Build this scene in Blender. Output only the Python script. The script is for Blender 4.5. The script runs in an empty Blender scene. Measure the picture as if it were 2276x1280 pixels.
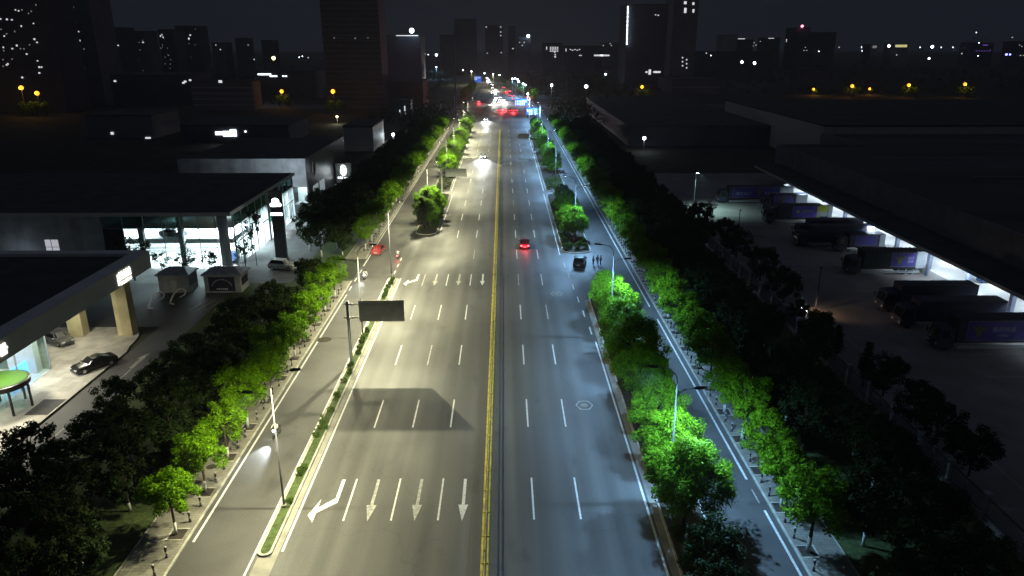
import bpy, math, random
from mathutils import Vector, Matrix
R = math.radians
rnd = random.Random(7)

# ------------------------------------------------------------------ camera, world, exposure
scn = bpy.context.scene
COL = scn.collection
F, HC, CX = 1620.0, 36.64, 1.37                     # focal length in photo pixels, camera height, camera x
TH = math.atan(545 / F); YAW = math.atan(20 / (F / math.cos(TH)))
cd = bpy.data.cameras.new('camera'); cam = bpy.data.objects.new('camera', cd); COL.objects.link(cam)
cd.sensor_width = 36.0; cd.lens = 36.0 * F / 2276.0; cd.clip_start = 0.5; cd.clip_end = 9000
cam.location = (CX, 0, HC); cam.rotation_euler = (R(90) - TH, 0, -YAW)
scn.camera = cam
scn.view_settings.view_transform = 'Standard'; scn.view_settings.look = 'None'
scn.view_settings.exposure = 0.0; scn.view_settings.gamma = 1.0
w = bpy.data.worlds.new('World'); scn.world = w; w.use_nodes = True
nt = w.node_tree; nt.nodes.clear()
wo = nt.nodes.new('ShaderNodeOutputWorld'); b1 = nt.nodes.new('ShaderNodeBackground'); b2 = nt.nodes.new('ShaderNodeBackground')
sk = nt.nodes.new('ShaderNodeTexSky'); ad = nt.nodes.new('ShaderNodeAddShader')
sk.sky_type = 'NISHITA'; sk.sun_disc = False; sk.sun_elevation = R(-4); sk.sun_rotation = R(200)
b1.inputs[0].default_value = (0.0088, 0.0110, 0.0158, 1)   # night sky glow over a city
b2.inputs[1].default_value = 0.05
gc = nt.nodes.new('ShaderNodeTexCoord'); gs = nt.nodes.new('ShaderNodeSeparateXYZ'); gm = nt.nodes.new('ShaderNodeMapRange')   # added brightness in the unseen upper sky, lifting the dark roofs
nt.links.new(gc.outputs['Generated'], gs.inputs[0]); nt.links.new(gs.outputs[2], gm.inputs[0]); gm.inputs[1].default_value = .08; gm.inputs[2].default_value = .7
gm.inputs[3].default_value = .95; gm.inputs[4].default_value = 2.6; nt.links.new(gm.outputs[0], b1.inputs[1])
nt.links.new(sk.outputs[0], b2.inputs[0]); nt.links.new(b1.outputs[0], ad.inputs[0]); nt.links.new(b2.outputs[0], ad.inputs[1])
nt.links.new(ad.outputs[0], wo.inputs[0])
cy = scn.cycles
cy.use_denoising = True; cy.max_bounces = 5; cy.diffuse_bounces = 2; cy.glossy_bounces = 3; cy.transmission_bounces = 3
cy.transparent_max_bounces = 10; cy.caustics_reflective = False; cy.caustics_refractive = False
cy.sample_clamp_indirect = 3.0; cy.sample_clamp_direct = 40.0

def ray(x, y):
    a = (x - 1138) / F; b = (640 - y) / F
    dx = a; dy = math.cos(TH) + b * math.sin(TH); dz = -math.sin(TH) + b * math.cos(TH)
    c, s = math.cos(YAW), math.sin(YAW)
    return dx * c + dy * s, -dx * s + dy * c, dz
def at(x, y, Y):                                     # photo pixel -> point at distance Y along the road
    r = ray(x, y); t = Y / r[1]
    return CX + r[0] * t, HC + r[2] * t
def grd(x, y, z=0):
    r = ray(x, y); t = (z - HC) / r[2]
    return CX + r[0] * t, r[1] * t

# ------------------------------------------------------------------ materials
MATS = {}
def mat(name, c, rough=0.7, metal=0.0, var=0.25, scale=1.5, bump=0.0, emit=None, estr=0.0, spec=0.4, stretch=None, sample=False, coat=0.0):
    if name in MATS: return MATS[name]
    m = bpy.data.materials.new(name); m.use_nodes = True; n = m.node_tree; p = n.nodes['Principled BSDF']
    p.inputs['Roughness'].default_value = rough; p.inputs['Metallic'].default_value = metal
    p.inputs['Specular IOR Level'].default_value = spec
    if coat: p.inputs['Coat Weight'].default_value = coat; p.inputs['Coat Roughness'].default_value = 0.08
    tc = n.nodes.new('ShaderNodeTexCoord'); mp = n.nodes.new('ShaderNodeMapping')
    n.links.new(tc.outputs['Object'], mp.inputs[0])
    if stretch: mp.inputs['Scale'].default_value = stretch
    nz = n.nodes.new('ShaderNodeTexNoise'); nz.inputs['Scale'].default_value = scale; nz.inputs['Detail'].default_value = 6
    n.links.new(mp.outputs[0], nz.inputs['Vector'])
    rp = n.nodes.new('ShaderNodeValToRGB')
    lo = [max(0, v * (1 - var)) for v in c]; hi = [min(1, v * (1 + var)) for v in c]
    rp.color_ramp.elements[0].color = (*lo, 1); rp.color_ramp.elements[1].color = (*hi, 1)
    rp.color_ramp.elements[0].position = 0.3; rp.color_ramp.elements[1].position = 0.7
    n.links.new(nz.outputs['Fac'], rp.inputs[0]); n.links.new(rp.outputs[0], p.inputs['Base Color'])
    if bump:
        b = n.nodes.new('ShaderNodeBump'); b.inputs['Strength'].default_value = bump; b.inputs['Distance'].default_value = 0.03
        n.links.new(nz.outputs['Fac'], b.inputs['Height']); n.links.new(b.outputs[0], p.inputs['Normal'])
    if emit:
        p.inputs['Emission Color'].default_value = (*emit, 1); p.inputs['Emission Strength'].default_value = estr
        if not sample: m.cycles.emission_sampling = 'NONE'
    MATS[name] = m
    return m

def foliage(name, dark, light, trans=0.3):
    m = bpy.data.materials.new(name); m.use_nodes = True; n = m.node_tree; p = n.nodes['Principled BSDF']; out = n.nodes['Material Output']
    g = n.nodes.new('ShaderNodeNewGeometry'); rp = n.nodes.new('ShaderNodeValToRGB')
    rp.color_ramp.elements[0].color = (*dark, 1); rp.color_ramp.elements[1].color = (*light, 1)
    n.links.new(g.outputs['Random Per Island'], rp.inputs[0]); n.links.new(rp.outputs[0], p.inputs['Base Color'])
    p.inputs['Roughness'].default_value = 0.6; p.inputs['Specular IOR Level'].default_value = 0.06
    t = n.nodes.new('ShaderNodeBsdfTranslucent'); mx = n.nodes.new('ShaderNodeMixShader'); mx.inputs[0].default_value = trans
    n.links.new(rp.outputs[0], t.inputs[0]); n.links.new(p.outputs[0], mx.inputs[1]); n.links.new(t.outputs[0], mx.inputs[2])
    n.links.new(mx.outputs[0], out.inputs[0])
    MATS[name] = m
    return m

def glassmat(name, tint, op=0.2, rough=0.05):
    m = bpy.data.materials.new(name); m.use_nodes = True; n = m.node_tree; n.nodes.clear()
    o = n.nodes.new('ShaderNodeOutputMaterial'); t = n.nodes.new('ShaderNodeBsdfTransparent'); g = n.nodes.new('ShaderNodeBsdfGlossy')
    nz = n.nodes.new('ShaderNodeTexNoise'); nz.inputs['Scale'].default_value = 0.8
    mth = n.nodes.new('ShaderNodeMath'); mth.operation = 'MULTIPLY_ADD'; mth.inputs[1].default_value = 0.1; mth.inputs[2].default_value = op - 0.05
    n.links.new(nz.outputs[0], mth.inputs[0])
    mx = n.nodes.new('ShaderNodeMixShader'); n.links.new(mth.outputs[0], mx.inputs[0])
    t.inputs[0].default_value = (*tint, 1); g.inputs['Roughness'].default_value = rough; g.inputs[0].default_value = (.8, .9, .9, 1)
    n.links.new(t.outputs[0], mx.inputs[1]); n.links.new(g.outputs[0], mx.inputs[2]); n.links.new(mx.outputs[0], o.inputs[0])
    MATS[name] = m
    return m

def asphalt(name, c, tracks=True):
    m = bpy.data.materials.new(name); m.use_nodes = True; n = m.node_tree; p = n.nodes['Principled BSDF']; L = n.links.new
    tc = n.nodes.new('ShaderNodeTexCoord')
    def noise(scale, vec, det=5):
        mp = n.nodes.new('ShaderNodeMapping'); mp.inputs['Scale'].default_value = vec; L(tc.outputs['Object'], mp.inputs[0])
        z = n.nodes.new('ShaderNodeTexNoise'); z.inputs['Scale'].default_value = scale; z.inputs['Detail'].default_value = det
        L(mp.outputs[0], z.inputs['Vector']); return z.outputs['Fac']
    def mr(x, a, b, c_, d):
        q = n.nodes.new('ShaderNodeMapRange'); q.inputs[1].default_value = a; q.inputs[2].default_value = b
        q.inputs[3].default_value = c_; q.inputs[4].default_value = d; L(x, q.inputs[0]); return q.outputs[0]
    def mul(a, b):
        q = n.nodes.new('ShaderNodeMath'); q.operation = 'MULTIPLY'; L(a, q.inputs[0]); L(b, q.inputs[1]); return q.outputs[0]
    big = mr(noise(0.06, (1, 0.6, 1)), 0.35, 0.65, 0.82, 1.2)
    streak = mr(noise(1.0, (0.55, 0.012, 1), 3), 0.35, 0.68, 0.84, 1.24) if tracks else mr(noise(0.3, (1, 1, 1), 3), 0.3, 0.7, 0.85, 1.15)
    grain = mr(noise(9, (1, 1, 1), 8), 0.3, 0.7, 0.85, 1.15)
    if tracks:                                        # wheel tracks polished paler, oil-darkened lane middles, cracks and tar lines
        sp = n.nodes.new('ShaderNodeSeparateXYZ'); L(tc.outputs['Object'], sp.inputs[0])
        fx = n.nodes.new('ShaderNodeMath'); fx.operation = 'MULTIPLY_ADD'; fx.inputs[1].default_value = 2 * math.pi / 1.9; L(sp.outputs[0], fx.inputs[0])
        wb_ = n.nodes.new('ShaderNodeMath'); wb_.operation = 'MULTIPLY'; wb_.inputs[1].default_value = 3.0; L(noise(.05, (1, .4, 1), 2), wb_.inputs[0]); L(wb_.outputs[0], fx.inputs[2])
        sn = n.nodes.new('ShaderNodeMath'); sn.operation = 'SINE'; L(fx.outputs[0], sn.inputs[0])
        streak = mul(streak, mr(sn.outputs[0], -1, 1, .94, 1.05))
    vo = n.nodes.new('ShaderNodeTexVoronoi'); vo.feature = 'DISTANCE_TO_EDGE'; vo.inputs['Scale'].default_value = .09
    wn = n.nodes.new('ShaderNodeVectorMath'); wn.operation = 'MULTIPLY_ADD'; wn.inputs[1].default_value = (4, 4, 0)
    nz2 = n.nodes.new('ShaderNodeTexNoise'); nz2.inputs['Scale'].default_value = .5; nz2.inputs['Detail'].default_value = 5; L(tc.outputs['Object'], nz2.inputs['Vector'])
    L(nz2.outputs['Color'], wn.inputs[0]); L(tc.outputs['Object'], wn.inputs[2]); L(wn.outputs[0], vo.inputs['Vector'])
    crack = mr(vo.outputs['Distance'], .0, .006, .82, 1.0)
    stain = mr(noise(.35, (1, .35, 1), 7), .60, .70, 1.0, .72)
    grain = mul(mul(grain, crack), stain)
    v = mul(mul(big, streak), grain)
    mc = n.nodes.new('ShaderNodeVectorMath'); mc.operation = 'SCALE'; mc.inputs[0].default_value = c; L(v, mc.inputs[3])
    L(mc.outputs[0], p.inputs['Base Color'])
    L(mr(noise(0.12, (1, 0.5, 1)), 0.35, 0.65, 0.5, 0.72), p.inputs['Roughness'])
    p.inputs['Specular IOR Level'].default_value = 0.3
    b = n.nodes.new('ShaderNodeBump'); b.inputs['Strength'].default_value = 0.12; b.inputs['Distance'].default_value = 0.02
    L(noise(25, (1, 1, 1), 4), b.inputs['Height']); L(b.outputs[0], p.inputs['Normal'])
    MATS[name] = m
    return m

def paver(name, c, sx, sy, mortar=0.02, dark=0.6):
    m = bpy.data.materials.new(name); m.use_nodes = True; n = m.node_tree; p = n.nodes['Principled BSDF']; L = n.links.new
    tc = n.nodes.new('ShaderNodeTexCoord'); br = n.nodes.new('ShaderNodeTexBrick')
    br.inputs['Scale'].default_value = 1; br.inputs['Brick Width'].default_value = sx; br.inputs['Row Height'].default_value = sy
    br.inputs['Mortar Size'].default_value = mortar; br.inputs['Mortar Smooth'].default_value = 0.3
    br.inputs['Color1'].default_value = (*[v * 0.85 for v in c], 1); br.inputs['Color2'].default_value = (*[min(1, v * 1.15) for v in c], 1)
    br.inputs['Mortar'].default_value = (*[v * dark for v in c], 1)
    L(tc.outputs['Object'], br.inputs['Vector'])
    nz = n.nodes.new('ShaderNodeTexNoise'); nz.inputs['Scale'].default_value = 0.5; nz.inputs['Detail'].default_value = 6
    L(tc.outputs['Object'], nz.inputs['Vector'])
    mr = n.nodes.new('ShaderNodeMapRange'); mr.inputs[1].default_value = .3; mr.inputs[2].default_value = .7; mr.inputs[3].default_value = .75; mr.inputs[4].default_value = 1.2
    L(nz.outputs['Fac'], mr.inputs[0])
    sc = n.nodes.new('ShaderNodeVectorMath'); sc.operation = 'SCALE'; L(br.outputs['Color'], sc.inputs[0]); L(mr.outputs[0], sc.inputs[3])
    L(sc.outputs[0], p.inputs['Base Color']); p.inputs['Roughness'].default_value = 0.75
    MATS[name] = m
    return m

asph = asphalt('asphalt', (0.085, 0.083, 0.078)); asph_side = asphalt('service_asphalt', (0.075, 0.073, 0.07), False)
yardm = asphalt('yard_concrete', (0.2, 0.188, 0.185), False)
earth = mat('earth', (0.03, 0.035, 0.02), 0.9, var=.5, scale=.2)
grassm = mat('grass', (0.05, 0.075, 0.02), 0.9, var=.5, scale=3, bump=.5)
soil = mat('soil', (0.035, 0.028, 0.02), 0.95, var=.4, scale=3)
sidew = paver('sidewalk_pavers', (0.19, 0.18, 0.145), 0.6, 0.3)
plat = paver('plaza_tiles', (0.36, 0.34, 0.29), 1.2, 1.2, 0.015, 0.75)
lotm = paver('forecourt_slabs', (0.1, 0.1, 0.1), 2.5, 2.5, 0.03, 0.7)
kerbm = mat('kerb', (0.36, 0.35, 0.30), 0.8, var=.3, scale=1.2)
conc = mat('concrete', (0.24, 0.23, 0.2), 0.85, var=.3, scale=.6)
white_p = mat('road_paint', (0.58, 0.58, 0.55), 0.6, var=.3, scale=4)
worn_p = mat('worn_road_paint', (0.34, 0.335, 0.3), 0.65, var=.4, scale=3)
yel_p = mat('yellow_road_paint', (0.55, 0.44, 0.06), 0.6, var=.35, scale=1.5)
gold = mat('golden_railing_paint', (0.5, 0.42, 0.07), 0.4, var=.25, scale=2)
galv = mat('galvanised_steel', (0.42, 0.43, 0.42), 0.4, 0.5, var=.2, scale=2)
polem = mat('grey_pole_paint', (0.15, 0.155, 0.16), 0.5, 0.1, var=.2)
darkst = mat('dark_steel', (0.05, 0.05, 0.055), 0.45, 0.4, var=.2)
blackp = mat('black_paint', (0.015, 0.015, 0.016), 0.4, var=.2)
whitep = mat('white_paint', (0.72, 0.72, 0.7), 0.5, var=.12, scale=4)
bark = mat('bark', (0.06, 0.045, 0.03), 0.9, var=.4, scale=6, bump=.5)
limew = mat('limewash', (0.6, 0.6, 0.57), 0.85, var=.15, scale=8)
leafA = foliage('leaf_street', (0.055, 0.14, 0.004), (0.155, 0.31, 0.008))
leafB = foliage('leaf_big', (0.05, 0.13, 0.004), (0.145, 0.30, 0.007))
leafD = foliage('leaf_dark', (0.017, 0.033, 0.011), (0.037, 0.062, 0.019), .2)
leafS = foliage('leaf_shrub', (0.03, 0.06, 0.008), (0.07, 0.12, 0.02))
rubber = mat('tyre_rubber', (0.02, 0.02, 0.02), 0.8, var=.2)
alloy = mat('alloy', (0.5, 0.5, 0.52), 0.3, 0.8, var=.1)
carglass = mat('tinted_car_glass', (0.01, 0.012, 0.014), 0.06, var=.1, spec=.6)
glass = glassmat('shop_glass', (0.9, 0.98, 0.98), 0.10)
glassd = glassmat('dark_glass', (0.4, 0.55, 0.55), 0.3)
warmlamp = mat('warm_lamp_lens', (1, .9, .6), .4, emit=(1.0, 0.9, 0.55), estr=60)
coollamp = mat('cool_lamp_lens', (.8, .9, 1), .4, emit=(0.72, 0.88, 1.0), estr=60)
hl = mat('headlight_glow', (1, 1, 1), .3, emit=(0.95, 0.97, 1.0), estr=120)
tl = mat('tail_lamp_glow', (.5, .02, .02), .3, emit=(1.0, 0.05, 0.07), estr=18)
hl_off = mat('headlight_lens', (.5, .5, .5), .15, var=.1)
tl_off = mat('tail_lamp_lens', (.25, .01, .01), .2, var=.1)
platem = mat('number_plate', (.5, .5, .5), .5, var=.05)

# ------------------------------------------------------------------ mesh helpers
class MB:
    def __init__(s): s.v = []; s.f = []; s.m = []
    def add(s, vs, fs, mi=0):
        o = len(s.v); s.v += [tuple(p) for p in vs]
        for f in fs: s.f.append(tuple(o + i for i in f)); s.m.append(mi)
        return s
    def quad(s, a, b, c, d, mi=0): return s.add([a, b, c, d], [(0, 1, 2, 3)], mi)
    def poly(s, pts, mi=0): return s.add(pts, [tuple(range(len(pts)))], mi)
    def bx(s, x0, x1, y0, y1, z0, z1, mi=0):
        v = [(x0, y0, z0), (x1, y0, z0), (x1, y1, z0), (x0, y1, z0), (x0, y0, z1), (x1, y0, z1), (x1, y1, z1), (x0, y1, z1)]
        return s.add(v, [(0, 3, 2, 1), (4, 5, 6, 7), (0, 1, 5, 4), (1, 2, 6, 5), (2, 3, 7, 6), (3, 0, 4, 7)], mi)
    def bxb(s, x0, x1, y0, y1, z0, z1, b, mi=0):      # box with chamfered vertical edges and top
        pts = [(x0 + b, y0), (x1 - b, y0), (x1, y0 + b), (x1, y1 - b), (x1 - b, y1), (x0 + b, y1), (x0, y1 - b), (x0, y0 + b)]
        cx, cy_ = (x0 + x1) / 2, (y0 + y1) / 2
        kx = 1 - 2 * b / (x1 - x0); ky = 1 - 2 * b / (y1 - y0)
        r = [[(x, y, z0) for x, y in pts], [(x, y, z1 - b) for x, y in pts], [(cx + (x - cx) * kx, cy_ + (y - cy_) * ky, z1) for x, y in pts]]
        return s.rings(r, mi, True)
    def rings(s, rr, mi=0, caps=True):
        n = len(rr[0]); o = len(s.v)
        for r in rr: s.v += [tuple(p) for p in r]
        for k in range(len(rr) - 1):
            for i in range(n):
                j = (i + 1) % n
                s.f.append((o + k * n + i, o + k * n + j, o + (k + 1) * n + j, o + (k + 1) * n + i)); s.m.append(mi)
        if caps:
            s.f.append(tuple(o + i for i in reversed(range(n)))); s.m.append(mi)
            q = o + (len(rr) - 1) * n
            s.f.append(tuple(q + i for i in range(n))); s.m.append(mi)
        return s
    def tube(s, pts, rad, n=8, mi=0, caps=True):
        pts = [Vector(p) for p in pts]
        if not hasattr(rad, '__len__'): rad = [rad] * len(pts)
        rr = []; prev = None
        for i, p in enumerate(pts):
            d = (pts[min(i + 1, len(pts) - 1)] - pts[max(i - 1, 0)])
            d = d.normalized() if d.length else Vector((0, 0, 1))
            u = prev if prev is not None else (Vector((1, 0, 0)) if abs(d.x) < 0.9 else Vector((0, 1, 0)))
            u = (u - d * u.dot(d)); u = u.normalized() if u.length > 1e-6 else Vector((0, 1, 0))
            prev = u; q = d.cross(u)
            rr.append([p + (u * math.cos(2 * math.pi * k / n) + q * math.sin(2 * math.pi * k / n)) * rad[i] for k in range(n)])
        return s.rings(rr, mi, caps)
    def lathe(s, prof, n=12, c=(0, 0, 0), mi=0):
        return s.rings([[(c[0] + r * math.cos(2 * math.pi * k / n), c[1] + r * math.sin(2 * math.pi * k / n), c[2] + z) for k in range(n)] for r, z in prof], mi, True)
    def prism(s, prof, a, b, axis='y', mi=0):          # side profile (u,z) swept along the axis
        f = (lambda u, t, z: (u, t, z)) if axis == 'y' else (lambda u, t, z: (t, u, z))
        return s.rings([[f(u, a, z) for u, z in prof], [f(u, b, z) for u, z in prof]], mi, True)
    def build(s, name, mats, parent=None, smooth=False, loc=None):
        me = bpy.data.meshes.new(name); me.from_pydata(s.v, [], s.f)
        if not isinstance(mats, (list, tuple)): mats = [mats]
        for m in mats: me.materials.append(m)
        if len(mats) > 1: me.polygons.foreach_set('material_index', s.m)
        if smooth: me.polygons.foreach_set('use_smooth', [True] * len(me.polygons))
        me.update()
        o = bpy.data.objects.new(name, me); COL.objects.link(o)
        if parent: o.parent = parent
        if loc: o.location = loc
        return o

def tag(o, label=None, cat=None, group=None, kind=None):
    if label: o['label'] = label
    if cat: o['category'] = cat
    if group: o['group'] = group
    if kind: o['kind'] = kind
    return o
def thing(name, label, cat, loc=(0, 0, 0), rz=0, group=None):
    o = bpy.data.objects.new(name, None); COL.objects.link(o); o.empty_display_size = .2
    o.location = loc; o.rotation_euler = (0, 0, rz)
    return tag(o, label, cat, group)
def struct(mb, name, mats, kind='structure'): return tag(mb.build(name, mats), kind=kind)
KIDS = {}
def kids(o): return [c for c in o.children]
def dup(root, loc, rz=0.0, label=None, group=None, scale=None):
    def cp(o, par):
        c = o.copy(); COL.objects.link(c); c.parent = par
        for ch in kids(o): cp(ch, c)
        return c
    c = cp(root, None); c.location = loc; c.rotation_euler = (0, 0, rz)
    if label: c['label'] = label
    if group: c['group'] = group
    if scale: c.scale = scale if hasattr(scale, '__len__') else (scale,) * 3
    return c
_ones = ['zeroth', 'first', 'second', 'third', 'fourth', 'fifth', 'sixth', 'seventh', 'eighth', 'ninth', 'tenth', 'eleventh', 'twelfth', 'thirteenth',
         'fourteenth', 'fifteenth', 'sixteenth', 'seventeenth', 'eighteenth', 'nineteenth']
_tens = {2: 'twent', 3: 'thirt', 4: 'fort', 5: 'fift', 6: 'sixt', 7: 'sevent', 8: 'eight', 9: 'ninet'}
def ordw(n):
    if n < 20: return _ones[n]
    if n % 10 == 0: return _tens[n // 10] + 'ieth'
    return _tens[n // 10] + 'y-' + _ones[n % 10]
def light(kind, loc, power, color, parent=None, size=0.15, rot=(0, 0, 0), cone=160, blend=.6, sy=None, wide=0):
    ld = bpy.data.lights.new('lamp_light', kind); ld.energy = power; ld.color = color
    if kind == 'SPOT': ld.spot_size = R(cone); ld.spot_blend = blend; ld.shadow_soft_size = size
    elif kind == 'AREA': ld.size = size; ld.shape = 'RECTANGLE'; ld.size_y = sy or size
    else: ld.shadow_soft_size = size
    if wide:                                          # road luminaire: throws more light outwards than straight down
        ld.use_nodes = True; n = ld.node_tree; em = [q for q in n.nodes if q.type == 'EMISSION'][0]
        g = n.nodes.new('ShaderNodeNewGeometry'); sx = n.nodes.new('ShaderNodeSeparateXYZ'); n.links.new(g.outputs['Incoming'], sx.inputs[0])
        ab = n.nodes.new('ShaderNodeMath'); ab.operation = 'ABSOLUTE'; n.links.new(sx.outputs[2], ab.inputs[0])
        mx = n.nodes.new('ShaderNodeMath'); mx.operation = 'MAXIMUM'; mx.inputs[1].default_value = .3; n.links.new(ab.outputs[0], mx.inputs[0])
        pw = n.nodes.new('ShaderNodeMath'); pw.operation = 'POWER'; pw.inputs[1].default_value = -wide; n.links.new(mx.outputs[0], pw.inputs[0])
        x2 = n.nodes.new('ShaderNodeMath'); x2.operation = 'MULTIPLY'; n.links.new(sx.outputs[0], x2.inputs[0]); n.links.new(sx.outputs[0], x2.inputs[1])
        ex = n.nodes.new('ShaderNodeMath'); ex.operation = 'MULTIPLY_ADD'; ex.inputs[1].default_value = -.93; ex.inputs[2].default_value = 1.0; n.links.new(x2.outputs[0], ex.inputs[0])
        e3 = n.nodes.new('ShaderNodeMath'); e3.operation = 'POWER'; e3.inputs[1].default_value = 1.6; n.links.new(ex.outputs[0], e3.inputs[0])
        ml = n.nodes.new('ShaderNodeMath'); ml.operation = 'MULTIPLY'; n.links.new(pw.outputs[0], ml.inputs[0]); n.links.new(e3.outputs[0], ml.inputs[1])
        n.links.new(ml.outputs[0], em.inputs['Strength'])
    o = bpy.data.objects.new('lamp_light', ld); COL.objects.link(o); o.location = loc; o.rotation_euler = rot
    if parent: o.parent = parent
    return o
def text(body, size, m, parent, name, loc, rot, depth=0.02, ws=1.0):
    cu = bpy.data.curves.new(name, 'FONT'); cu.body = body; cu.size = size; cu.extrude = depth; cu.align_x = 'CENTER'; cu.align_y = 'CENTER'
    t = bpy.data.objects.new('tmp', cu); COL.objects.link(t)
    me = bpy.data.meshes.new_from_object(t.evaluated_get(bpy.context.evaluated_depsgraph_get()))
    bpy.data.objects.remove(t); me.materials.clear(); me.materials.append(m)
    o = bpy.data.objects.new(name, me); COL.objects.link(o); o.parent = parent; o.location = loc; o.rotation_euler = rot; o.scale = (ws, 1, 1)
    return o

# ------------------------------------------------------------------ the setting: ground, roads, pavements
struct(MB().quad((-2400, -240, -.06), (2400, -240, -.06), (2400, 3400, -.06), (-2400, 3400, -.06)), 'ground', earth)
struct(MB().quad((-40.9, 20, -.03), (-26.9, 20, -.03), (-26.9, 330, -.03), (-40.9, 330, -.03))
       .quad((27, 20, -.03), (39.9, 20, -.03), (39.9, 330, -.03), (27, 330, -.03)), 'lawn', grassm)
r = MB()
r.quad((-23.3, 10, 0), (23.5, 10, 0), (23.5, 440, 0), (-23.3, 440, 0))
prev = (-23.3, 23.5, 440)
for (a, b, y) in [(-18, 17, 485), (-17.8, 14.5, 540), (-17, 8, 610), (-16.5, -1, 690), (-18, -9, 770), (-26, -14, 850), (-60, -38, 950)]:
    r.quad((prev[0], prev[2], 0), (prev[1], prev[2], 0), (b, y, 0), (a, y, 0)); prev = (a, b, y)
struct(r, 'main_road', asph)
struct(MB().quad((-23.2, 10, .004), (-17.4, 10, .004), (-17.4, 330, .004), (-23.2, 330, .004))
       .quad((17.8, 10, .004), (23.4, 10, .004), (23.4, 330, .004), (17.8, 330, .004)), 'service_road', asph_side)
struct(MB().quad((-160, 440.02, -.01), (-23.3, 440.02, -.01), (-23.3, 470, -.01), (-160, 470, -.01))
       .quad((23.5, 440, -.01), (200, 440, -.01), (200, 470, -.01), (23.5, 470, -.01)), 'cross_road', asph)
# left dealership lots and right truck yard
struct(MB().quad((-45.5, 30, -.02), (-41, 30, -.02), (-41, 112, -.02), (-45.5, 112, -.02))
       .quad((-70, 93, -.02), (-45.5, 93, -.02), (-45.5, 112, -.02), (-70, 112, -.02)), 'drive_lane', asph_side)
struct(MB().quad((-75, 112, -.015), (-33, 112, -.015), (-33, 220, -.015), (-75, 220, -.015)), 'forecourt', lotm)
struct(MB().quad((40.2, 10, -.02), (80, 10, -.02), (80, 215, -.02), (40.2, 215, -.02)), 'truck_yard', yardm)
p = MB()
pl = [(-45.7, 40)] + [(-45.7, 84)] + [(-46.2 - 3.2 * (1 - math.cos(t)), 86 + 6.5 * math.sin(t)) for t in [k * math.pi / 12 for k in range(0, 7)]] + [(-75, 92.5), (-75, 40)]
def slab(mb, pts, z0, z1, mi_top=0, mi_side=1):
    n = len(pts)
    mb.add([(x, y, z1) for x, y in pts], [tuple(range(n))], mi_top)
    for i in range(n):
        a, b = pts[i], pts[(i + 1) % n]
        mb.quad((*a, z0), (*b, z0), (*b, z1), (*a, z1), mi_side)
slab(p, pl, -.1, .16)
struct(p, 'plaza_platform', [plat, conc])
# sidewalks with kerbs and tree pits
treesL = [48.3 + 5.6 * k for k in range(0, 11)] + [131 + 6 * k for k in range(33)]
treesR = [45.7 + 5.5 * k for k in range(0, 53)]
def sidewalk(x0, x1, kx, spans, pits, px):
    s = MB(); sg = 1 if kx > 0 else -1
    for (a, b) in spans:
        s.bx(min(x0, x1), max(x0, x1), a, b, -.05, .12, 0)
        s.bx(min(kx, kx + sg * .16), max(kx, kx + sg * .16), a, b, -.05, .135, 1)
        ix = x1 if abs(x1) > abs(x0) else x0
        s.bx(min(ix, ix + sg * .12), max(ix, ix + sg * .12), a, b, -.05, .15, 1)
    for y in pits:
        s.bx(px - .72, px + .72, y - .75, y - .63, .12, .15, 1); s.bx(px - .72, px + .72, y + .63, y + .75, .12, .15, 1)
        s.bx(px + sg * .6 - .06, px + sg * .6 + .06, y - .63, y + .63, .12, .15, 1)
        s.quad((px - .66, y - .63, .126), (px + .6, y - .63, .126), (px + .6, y + .63, .126), (px - .66, y + .63, .126), 2)
    struct(s, 'sidewalk', [sidew, kerbm, soil])
sidewalk(-23.36, -26.8, -23.2, [(20, 112.5), (125.5, 330)], treesL, -24.3)
sidewalk(23.56, 26.9, 23.4, [(20, 330)], treesR, 24.35)
# corners of the left driveway mouth
# planted islands: outline of rounded boxes
def island(x0, x1, y0, y1, rad=1.8, name='planted_island', top=None):
    pts = []
    for (cx, cy_, a0) in [(x1 - rad, y0 + rad, -90), (x1 - rad, y1 - rad, 0), (x0 + rad, y1 - rad, 90), (x0 + rad, y0 + rad, 180)]:
        for k in range(7):
            a = R(a0 + 15 * k); pts.append((cx + rad * math.cos(a), cy_ + rad * math.sin(a)))
    s = MB(); slab(s, pts, 0.0, .15, 1, 1)
    cx, cy_ = (x0 + x1) / 2, (y0 + y1) / 2
    kx = 1 - .36 / (x1 - x0); ky = 1 - .36 / (y1 - y0)
    inn = [(cx + (x - cx) * kx, cy_ + (y - cy_) * ky) for x, y in pts]
    s.add([(x, y, .158) for x, y in inn], [tuple(range(len(inn)))], 0)
    return struct(s, name, [top or soil, kerbm])
island(-17.35, -16.25, 45.7, 114.2, .5, 'median_strip', grassm)
island(14.1, 17.7, 15, 105, 1.6)
island(12.25, 17.6, 128.6, 184, 2.0)
island(12.4, 18.0, 187.5, 330, 2.0)
island(-16.6, -12.2, 142.6, 184.5, 2.0)
island(-17.0, -12.6, 187.8, 330, 2.0)
struct(MB().quad((-16.24, 20, .004), (-15.75, 20, .004), (-15.75, 114, .004), (-16.24, 114, .004))
       .quad((-17.2, 20, .006), (-16.24, 20, .006), (-16.24, 45.6, .006), (-17.2, 45.6, .006))
       .quad((13.5, 20, .004), (14.1, 20, .004), (14.1, 103, .004), (13.5, 103, .004)), 'gutter', conc)
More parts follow.
